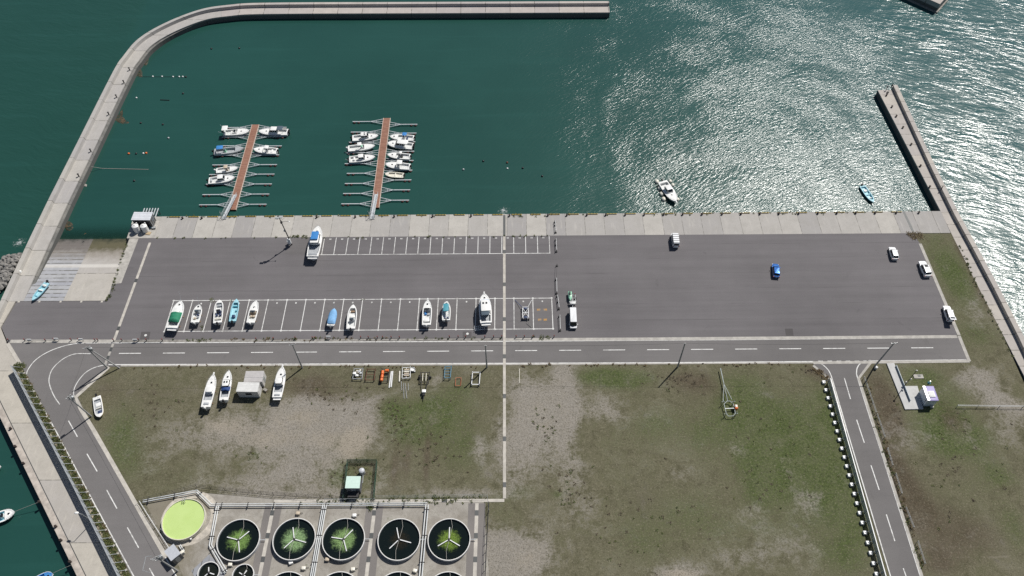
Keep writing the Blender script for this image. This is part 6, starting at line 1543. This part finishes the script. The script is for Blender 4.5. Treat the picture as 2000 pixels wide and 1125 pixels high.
# grey roofed hut by the bracket pole
t, lx, ly, H = box_hut('electric_hut', 'small square hut with flat grey roof beside the tall bracket pole', [(321, 1076), (339.5, 1061.5), (352.5, 1081.5), (333, 1096.5)], 2.5, mat('grey_hut_wall', (.17, .165, .16), .8, var=.2), mat('grey_hut_roof', (.46, .48, .52), .5, var=.08), .02, .1)
MB().box((0, -ly / 2 - .02, H * .44), (.85, .05, 1.9)).build('door', STEEL, t, False)
p = at(358, 1081); t = thing('meter_box', 'cream meter box beside the grey roofed hut', 'meter box', (p.x, p.y, .02), R(35)); MB().prism(rrect(.7, .55, .06, 2), .0, .9, .05).build('housing', CREAM, t); MB().box((0, -.29, .5), (.5, .03, .6)).build('door', STEEL, t, False)
pipeline('short twin pipe from the lime green tank to the meter box', [(352, 1066), (360, 1079)], .35, .3, .09)

# ================================================================== KIOSK AND PATH
mb = MB(); mb.prism([(v.x, v.y) for v in ats([(1732, 709.5), (1746.5, 709.3), (1766.5, 754), (1792, 753.6), (1803.5, 798.5), (1768, 799.3)], .28)], 0, .28); struct('raised_path', mb, mat('path_concrete', (.50, .50, .49), .9, var=.12, scale=.8, use_obj=False))
mb = MB(); A_, B_ = at(1749.5, 715, .28), at(1777, 784, .28); d = (B_ - A_); 
tag(MB().bar(A_ + Vector((0, 0, .25)), B_ + Vector((0, 0, .25)), .12, .5).build('path_kerb_wall', mat('blue_grey_steel', (.30, .36, .40), .5), None, False), 'thin blue grey kerb wall along the raised concrete path', 'kerb wall')
P = ats([(1802, 754), (1823.5, 754), (1833, 782), (1814, 782)], 2.7); c = sum(P, Vector()) / 4
t = thing('kiosk', 'white toilet kiosk with purple roof ends and a square skylight', 'kiosk', (c.x, c.y, .02)); H = 2.5
lx, ly = 2.15, 3.35
KW = mat('kiosk_wall', (.66, .69, .72), .4, var=.06)
MB().box((0, 0, H / 2), (lx, ly, H)).build('wall', KW, t, False)
rf = MB().loft([[(x, y, H - .05) for x, y in rrect(lx + .25, ly + .25, .12, 2)], [(x, y, H + .12) for x, y in rrect(lx + .2, ly + .2, .12, 2)], [(x, y, H + .18) for x, y in rrect(lx - .1, ly - .1, .1, 2)]]).build('roof', PURPLE, t, ang=.4)
MB().box((-lx / 2 + .12, 0, H + .13), (.5, ly + .16, .16)).build('roof_band', WHITE, rf, False)
MB().prism(rrect(1.35, 1.5, .08, 2, .05, -.25), H + .15, H + .36, .06).build('skylight', WHITE, rf)
MB().box((.05, -.25, H + .37), (.9, 1.05, .04)).build('skylight_pane', NONSKID, rf, False)
MB().box((-lx / 2 - .01, -.8, 1.0), (.05, .8, 1.9)).build('door', KW, t, False); MB().box((-lx / 2 - .02, -1.25, 1.7), (.05, .22, .22)).build('vent', BLACK, t, False)
MB().box((.6, -ly / 2 - .3, .25), (.6, .5, .5)).build('step', CONCL, t, False)
p = at(1767, 752.5); q = at(1791, 723, 6.8)
t, d = cyl_between('camera_pole', 'slim dark camera pole beside the raised concrete path', 'camera pole', Vector((p.x, p.y, .02)), q, .09, .06, DARKMETAL)
for f, sd_ in ((.22, -.25), (.42, .25)): MB().blob(tuple(d * f + Vector((sd_, 0, 0))), .22, 8, 5).build('lamp', CREAM, t)
MB().box(tuple(d * .97), (.35, .25, .25)).build('camera_head', BLACK, t, False)
p = at(1793.5, 735.5); t = thing('manhole_slab', 'pale rectangular concrete slab in the grass above the kiosk', 'slab', (p.x, p.y, .01)); MB().box((0, 0, .06), (2.1, 1.0, .12)).build('slab', CONC, t, False); MB().box((.2, .1, .13), (.6, .6, .03)).build('cover', GRATE, t, False)
p = at(1814.5, 748); t = thing('marker_post', 'short white marker post with green base above the kiosk', 'marker post', (p.x, p.y, .01)); MB().tube((0, 0, 0), (0, 0, .8), .12, 8).build('post', WHITE, t); MB().lathe([(.35, 0), (.2, .25)], n=10).build('base', TEAL, t)
p = at(1710, 720); t = thing('white_drum', 'white drum at the foot of the branch road pole', 'drum', (p.x, p.y, .01)); MB().lathe([(.28, 0), (.32, .1), (.32, .7), (.2, .78)], n=14).build('body', WHITE, t); MB().lathe([(.08, .76), (.08, .84)], (.12, 0, 0), 8).build('bung', BLACK, t)

# ================================================================== PEOPLE
def skinned(name, verts, edges, radii, m, parent, sub=1):
    me = bpy.data.meshes.new(name); me.from_pydata(verts, edges, []); o = bpy.data.objects.new(name, me); COL.objects.link(o)
    sk = o.modifiers.new('skin', 'SKIN'); sk.use_smooth_shade = True
    for i, r in enumerate(radii): me.skin_vertices[0].data[i].radius = (r, r)
    me.skin_vertices[0].data[0].use_root = True
    ss = o.modifiers.new('sub', 'SUBSURF'); ss.levels = sub; ss.render_levels = sub
    dg = bpy.context.evaluated_depsgraph_get(); dg.update()
    m2 = bpy.data.meshes.new_from_object(o.evaluated_get(dg)); m2.name = name
    o.modifiers.clear(); o.data = m2; m2.materials.clear(); m2.materials.append(m); m2.shade_smooth(); o.parent = parent
    return o
def person(label, loc, rz, pose, topm, legm, group=None):
    """pose: dict of joints, local frame facing +Y"""
    t = thing('person', label, 'person', loc, rz, group)
    J = dict(pelvis=(0, 0, .92), waist=(0, .01, 1.08), chest=(0, .02, 1.30), neck=(0, .02, 1.47), head0=(0, .03, 1.56), head1=(0, .045, 1.70), crown=(0, .03, 1.745))
    for sg, n in ((-1, 'l'), (1, 'r')):
        J.update({n + 'sh': (sg * .17, .02, 1.40), n + 'el': (sg * .24, .03, 1.13), n + 'wr': (sg * .24, .18, .93), n + 'hip': (sg * .09, 0, .86), n + 'kn': (sg * .11, .02, .47), n + 'an': (sg * .12, -.02, .08), n + 'toe': (sg * .13, .15, .05)})
    J.update(pose)
    rad = dict(pelvis=.13, waist=.12, chest=.15, neck=.055, head0=.075, head1=.095, crown=.06, sh=.07, el=.046, wr=.032, hip=.09, kn=.06, an=.042, toe=.035)
    names = list(J); V = [J[n] for n in names]; ix = {n: i for i, n in enumerate(names)}
    Rr = [rad[n] if n in rad else rad[n[1:]] for n in names]
    E = [('pelvis', 'waist'), ('waist', 'chest'), ('chest', 'neck'), ('neck', 'head0'), ('head0', 'head1'), ('head1', 'crown')]
    for n in 'lr': E += [('chest', n + 'sh'), (n + 'sh', n + 'el'), (n + 'el', n + 'wr'), ('pelvis', n + 'hip'), (n + 'hip', n + 'kn'), (n + 'kn', n + 'an'), (n + 'an', n + 'toe')]
    E = [(ix[a], ix[b]) for a, b in E]
    # nose, palm, fingers
    def addv(p, r, b): V.append(tuple(p)); Rr.append(r); E.append((b, len(V) - 1)); return len(V) - 1
    h1 = Vector(J['head1']); addv(h1 + Vector((0, .115, -.05)), .014, ix['head1'])
    for sg, n in ((-1, 'l'), (1, 'r')):
        w = Vector(J[n + 'wr']); d = (w - Vector(J[n + 'el'])).normalized(); side = d.cross(Vector((0, 0, 1))).normalized()
        palm = addv(w + d * .075, .030, ix[n + 'wr'])
        for k in range(4):
            f0 = addv(w + d * .115 + side * (k - 1.5) * .022, .0095, palm); addv(w + d * (.155 + (.012, .022, .018, 0)[k]) + side * (k - 1.5) * .024 - Vector((0, 0, .02)), .0085, f0)
        th = addv(w + d * .065 - side * sg * .045, .011, palm); addv(w + d * .10 - side * sg * .055, .0095, th)
    skinned('body', V, E, Rr, SKIN, t)
    def sub(ns, ed, k, m_, nm, ext=None):
        VV = [J[n] for n in ns]; RR = [(rad[n] if n in rad else rad[n[1:]]) * k + .008 for n in ns]
        skinned(nm, VV, [(ns.index(a), ns.index(b)) for a, b in ed], RR, m_, t)
    sub(['pelvis', 'waist', 'chest', 'lsh', 'lel', 'lwr', 'rsh', 'rel', 'rwr'], [('pelvis', 'waist'), ('waist', 'chest'), ('chest', 'lsh'), ('lsh', 'lel'), ('lel', 'lwr'), ('chest', 'rsh'), ('rsh', 'rel'), ('rel', 'rwr')], 1.12, topm, 'jacket')
    sub(['pelvis', 'lhip', 'lkn', 'lan', 'rhip', 'rkn', 'ran'], [('pelvis', 'lhip'), ('lhip', 'lkn'), ('lkn', 'lan'), ('pelvis', 'rhip'), ('rhip', 'rkn'), ('rkn', 'ran')], 1.14, legm, 'trousers')
    c = Vector(J['crown']); MB().blob((c.x, c.y - .02, c.z - .02), .105, 10, 6, (.95, 1.05, .75)).build('hair', HAIR, t)
    return t
p = at(1836, 373); person('person in dark jacket standing alone midway along the right pier', (p.x, p.y, .03), R(-120), {}, CLOTHDARK, CLOTHBLUE)
p = at(1740, 172.5); person('person in dark clothes standing nearest the parapet at the pier tip', (p.x, p.y, .03), R(40), {'lkn': (-.12, .1, .48), 'lan': (-.13, .1, .08), 'ltoe': (-.13, .27, .05)}, CLOTHDARK, CLOTHDARK, 'anglers at the pier tip')
p = at(1731, 176); person('person in grey top at the pier tip nearer the harbour side', (p.x, p.y, .03), R(70), {'rel': (.26, .18, 1.18), 'rwr': (.2, .42, 1.15)}, CLOTHGREY, CLOTHDARK, 'anglers at the pier tip')
p = at(1858.3, 630); person('person in black leaning toward the raised tailgate of the white estate', (p.x, p.y, .03), R(18), {'chest': (0, .14, 1.27), 'neck': (0, .20, 1.42), 'head0': (0, .23, 1.50), 'head1': (0, .27, 1.63), 'crown': (0, .27, 1.68), 'lsh': (-.17, .16, 1.35), 'rsh': (.17, .16, 1.35), 'lel': (-.22, .33, 1.14), 'lwr': (-.18, .55, 1.08), 'rel': (.22, .33, 1.14), 'rwr': (.18, .55, 1.08)}, CLOTHDARK, CLOTHDARK)
p = at(1840.5, 364); t = thing('tackle_bag', 'dark bag set against the parapet beside the lone person on the pier', 'bag', (p.x, p.y, .03), R(20)); MB().prism(rrect(.8, .55, .15, 3), 0, .55, .12).build('body', CLOTHDARK, t); MB().path([(-.2, 0, .55), (-.1, 0, .75), (.1, 0, .75), (.2, 0, .55)], .02, 5).build('handle', BLACK, t)
p = at(1733.5, 181.5); t = thing('tackle_box', 'dark tackle box on the walk near the pier tip', 'box', (p.x, p.y, .03), R(20)); MB().prism(rrect(.6, .4, .06, 2), 0, .4, .04).build('body', BLACK, t); MB().box((0, 0, .43), (.3, .06, .05)).build('handle', DARKMETAL, t, False)

# ================================================================== WEEDS (nobody could count them)
def weeds(name, spots, m, hz=.35, n_leaf=16, seed=1):
    rg = random.Random(seed); mb = MB(); V, F = mb.v, mb.f
    for (x, y, z, r) in spots:
        for _ in range(n_leaf):
            a = rg.uniform(0, 6.28); q = r * math.sqrt(rg.random()); cx, cy = x + q * math.cos(a), y + q * math.sin(a)
            L = rg.uniform(.09, .24) * (1 + r * .4); b = rg.uniform(0, 6.28); hh = rg.uniform(.05, hz) * (1 - .5 * q / max(r, .01))
            dx, dy = math.cos(b) * L, math.sin(b) * L; wx, wy = -math.sin(b) * L * .3, math.cos(b) * L * .3
            k = len(V); V += [(cx - wx, cy - wy, z + hh * .5), (cx + wx, cy + wy, z + hh * .5), (cx + dx + wx * .6, cy + dy + wy * .6, z + hh + rg.uniform(-.05, .12)), (cx + dx - wx * .6, cy + dy - wy * .6, z + hh + rg.uniform(-.05, .12))]
            F.append((k, k + 1, k + 2, k + 3))
    o = mb.build(name, m, None, False); tag(o, kind='stuff'); return o
rg = random.Random(21)
def along(pts, n, wid, r0, r1, z=.03, zz=0.0):
    Q = ats(pts, zz); L = [(b - a).length for a, b in zip(Q, Q[1:])]; S = sum(L); out = []
    for _ in range(n):
        s_ = rg.uniform(0, S)
        for i, l in enumerate(L):
            if s_ <= l or i == len(L) - 1: break
            s_ -= l
        d = (Q[i + 1] - Q[i]).normalized(); p = Q[i] + d * s_ + Vector((-d.y, d.x, 0)) * rg.uniform(-wid, wid); out.append((p.x, p.y, z, rg.uniform(r0, r1)))
    return out
flat('verge_soil', [(v.x, v.y) for v in ats([(40, 718), (50, 728), (104, 843), (252, 1125), (296, 1210), (281, 1210), (238, 1125), (155, 960), (33, 722)])], .024, mat('verge_soil', (.36, .31, .23), .95, var=.35, scale=.7, use_obj=False))
weeds('verge_weeds', along([(42, 726), (165, 965), (247, 1125), (262, 1153)], 560, .45, .2, .45) + along([(34, 712), (42, 722)], 30, .6, .4, .8), LEAF, .5, 16, 2)
weeds('verge_weeds', along([(44, 724), (168, 965), (250, 1125)], 130, .4, .15, .35), LEAFDRY, .4, 14, 3)
W = []
W += along([(1000, 421), (1500, 417), (1830, 413.5)], 48, .5, .12, .4) + along([(320, 424), (980, 420)], 26, .4, .1, .3)
W += along([(300, 466), (990, 462)], 26, .25, .1, .35) + along([(565, 463), (600, 462.5)], 16, .3, .15, .45) + along([(222, 552), (249, 472)], 22, .2, .1, .3) + along([(209, 588), (226, 553)], 12, .3, .2, .5) + along([(1000, 462), (1075, 461)], 8, .2, .1, .3)
W += along([(330, 663), (990, 661)], 34, .35, .12, .32) + along([(370, 664.5), (420, 664.5)], 10, .3, .2, .4) + along([(1040, 659), (1072, 659)], 8, .3, .3, .6)
W += [(at(413, 586).x, at(413, 586).y, .03, .55), (at(413, 586).x + .2, at(413, 586).y - .2, .03, .7), (at(451, 588).x, at(451, 588).y, .03, .35), (at(397, 642).x, at(397, 642).y, .03, .5), (at(394, 638).x, at(394, 638).y, .03, .4), (at(708, 586).x, at(708, 586).y, .03, .4)]
W += along([(1896, 480), (1915, 520), (1935, 558)], 10, .3, .25, .6) + along([(1866, 458), (1908, 560), (1980, 700)], 40, .35, .1, .35)
W += along([(560, 980), (930, 980)], 34, .4, .15, .5) + along([(720, 992), (728, 985)], 8, .4, .3, .7) + along([(640, 972), (940, 972)], 40, .5, .2, .5)
W += along([(1686, 738), (1712, 830), (1800, 1110)], 40, .5, .15, .45)
weeds('weeds', W, LEAF, .35, 12, 4)
D_ = along([(430, 664.5), (760, 662)], 26, .4, .1, .4) + along([(1690, 740), (1803, 1105)], 60, .5, .12, .35) + along([(1776, 462), (1800, 458)], 30, 1.0, .3, .7) + along([(1590, 720), (1620, 742)], 30, .6, .2, .5) + along([(250, 717), (980, 716)], 40, .4, .1, .25) + along([(1000, 714), (1585, 712)], 40, .4, .1, .25) + along([(130, 452), (240, 468)], 1, .1, .1, .2)
weeds('dry_weeds', D_, LEAFDRY, .3, 12, 5)
# rough tussocks over the open field
T1, T2 = [], []
for _ in range(0):
    px, py = rg.uniform(200, 2000), rg.uniform(716, 1140); p = at(px, py)
    if p.x > 111 or (1560 < px - (py - 716) * .28 < 1745) or (px < 985 and py > 950) or px < 205 + (py - 716) * .40: continue
    (T1 if rg.random() < .55 else T2).append((p.x, p.y, .0, rg.uniform(.05, .16)))

# foam where the drain spills and where the swell meets the rocks
def foam(c, r, seed):
    t = NT('foam'); p = t.pos(); t.base((.75, .78, .78)); t.rough(.8)
    tr = t.n('ShaderNodeBsdfTransparent'); ms = t.n('ShaderNodeMixShader'); d = t.n('ShaderNodeVectorMath'); d.operation = 'DISTANCE'; t.set(d.inputs[0], p); d.inputs[1].default_value = c
    f = t.math('SUBTRACT', t.noise(p, 1.6, 5, .8), t.math('MULTIPLY', d.outputs['Value'], .30 / r))
    t.set(ms.inputs[0], t.ramp(f, .36, .60, 0, .6)); t.t.links.new(tr.outputs[0], ms.inputs[1]); t.t.links.new(t.b.outputs[0], ms.inputs[2]); t.t.links.new(ms.outputs[0], t.out.inputs[0])
    mb = MB(); mb.lathe([(r, WATER_Z + .03), (.01, WATER_Z + .05)], (c[0], c[1], 0), 24, False); tag(mb.build('foam', t.m, None, False), kind='stuff')
p = at(984, 412, WATER_Z); foam((p.x, p.y, WATER_Z), 2.8, 1)
p = at(38, 474, WATER_Z); foam((p.x, p.y, WATER_Z), 2.6, 2)

# scattered weed clumps along the edges of the bare patches
TU, TD = [], []
for (cx, cy, rx, ry, n_, dry) in ((775, 830, 36, 60, 44, .5), (1065, 840, 34, 46, 24, .3), (690, 925, 50, 35, 30, .3), (840, 880, 60, 60, 34, .7), (1590, 724, 40, 12, 20, .8), (1330, 745, 70, 25, 34, .9), (1740, 820, 30, 90, 36, .8), (500, 885, 30, 20, 9, .3), (1110, 950, 60, 60, 30, .4), (320, 800, 80, 50, 22, .6), (1880, 900, 90, 100, 40, .6), (1500, 880, 110, 130, 40, .3), (640, 770, 90, 25, 34, .7), (1250, 1030, 140, 70, 36, .5)):
    for _ in range(n_):
        p = at(rg.gauss(cx, rx * .5), rg.gauss(cy, ry * .5))
        if p.y > 92.6 or (abs(p.x - 74.5) < 7.5) or p.y < 63 and p.x < 0: continue
        (TD if rg.random() < dry else TU).append((p.x, p.y, .0, rg.uniform(.12, .42)))
weeds('weed_clumps', TU, LEAF, .22, 10, 8); weeds('dry_weed_clumps', TD, leaf_mat('dead_weed_leaves', (.055, .042, .026), (.12, .095, .055)), .22, 10, 9)
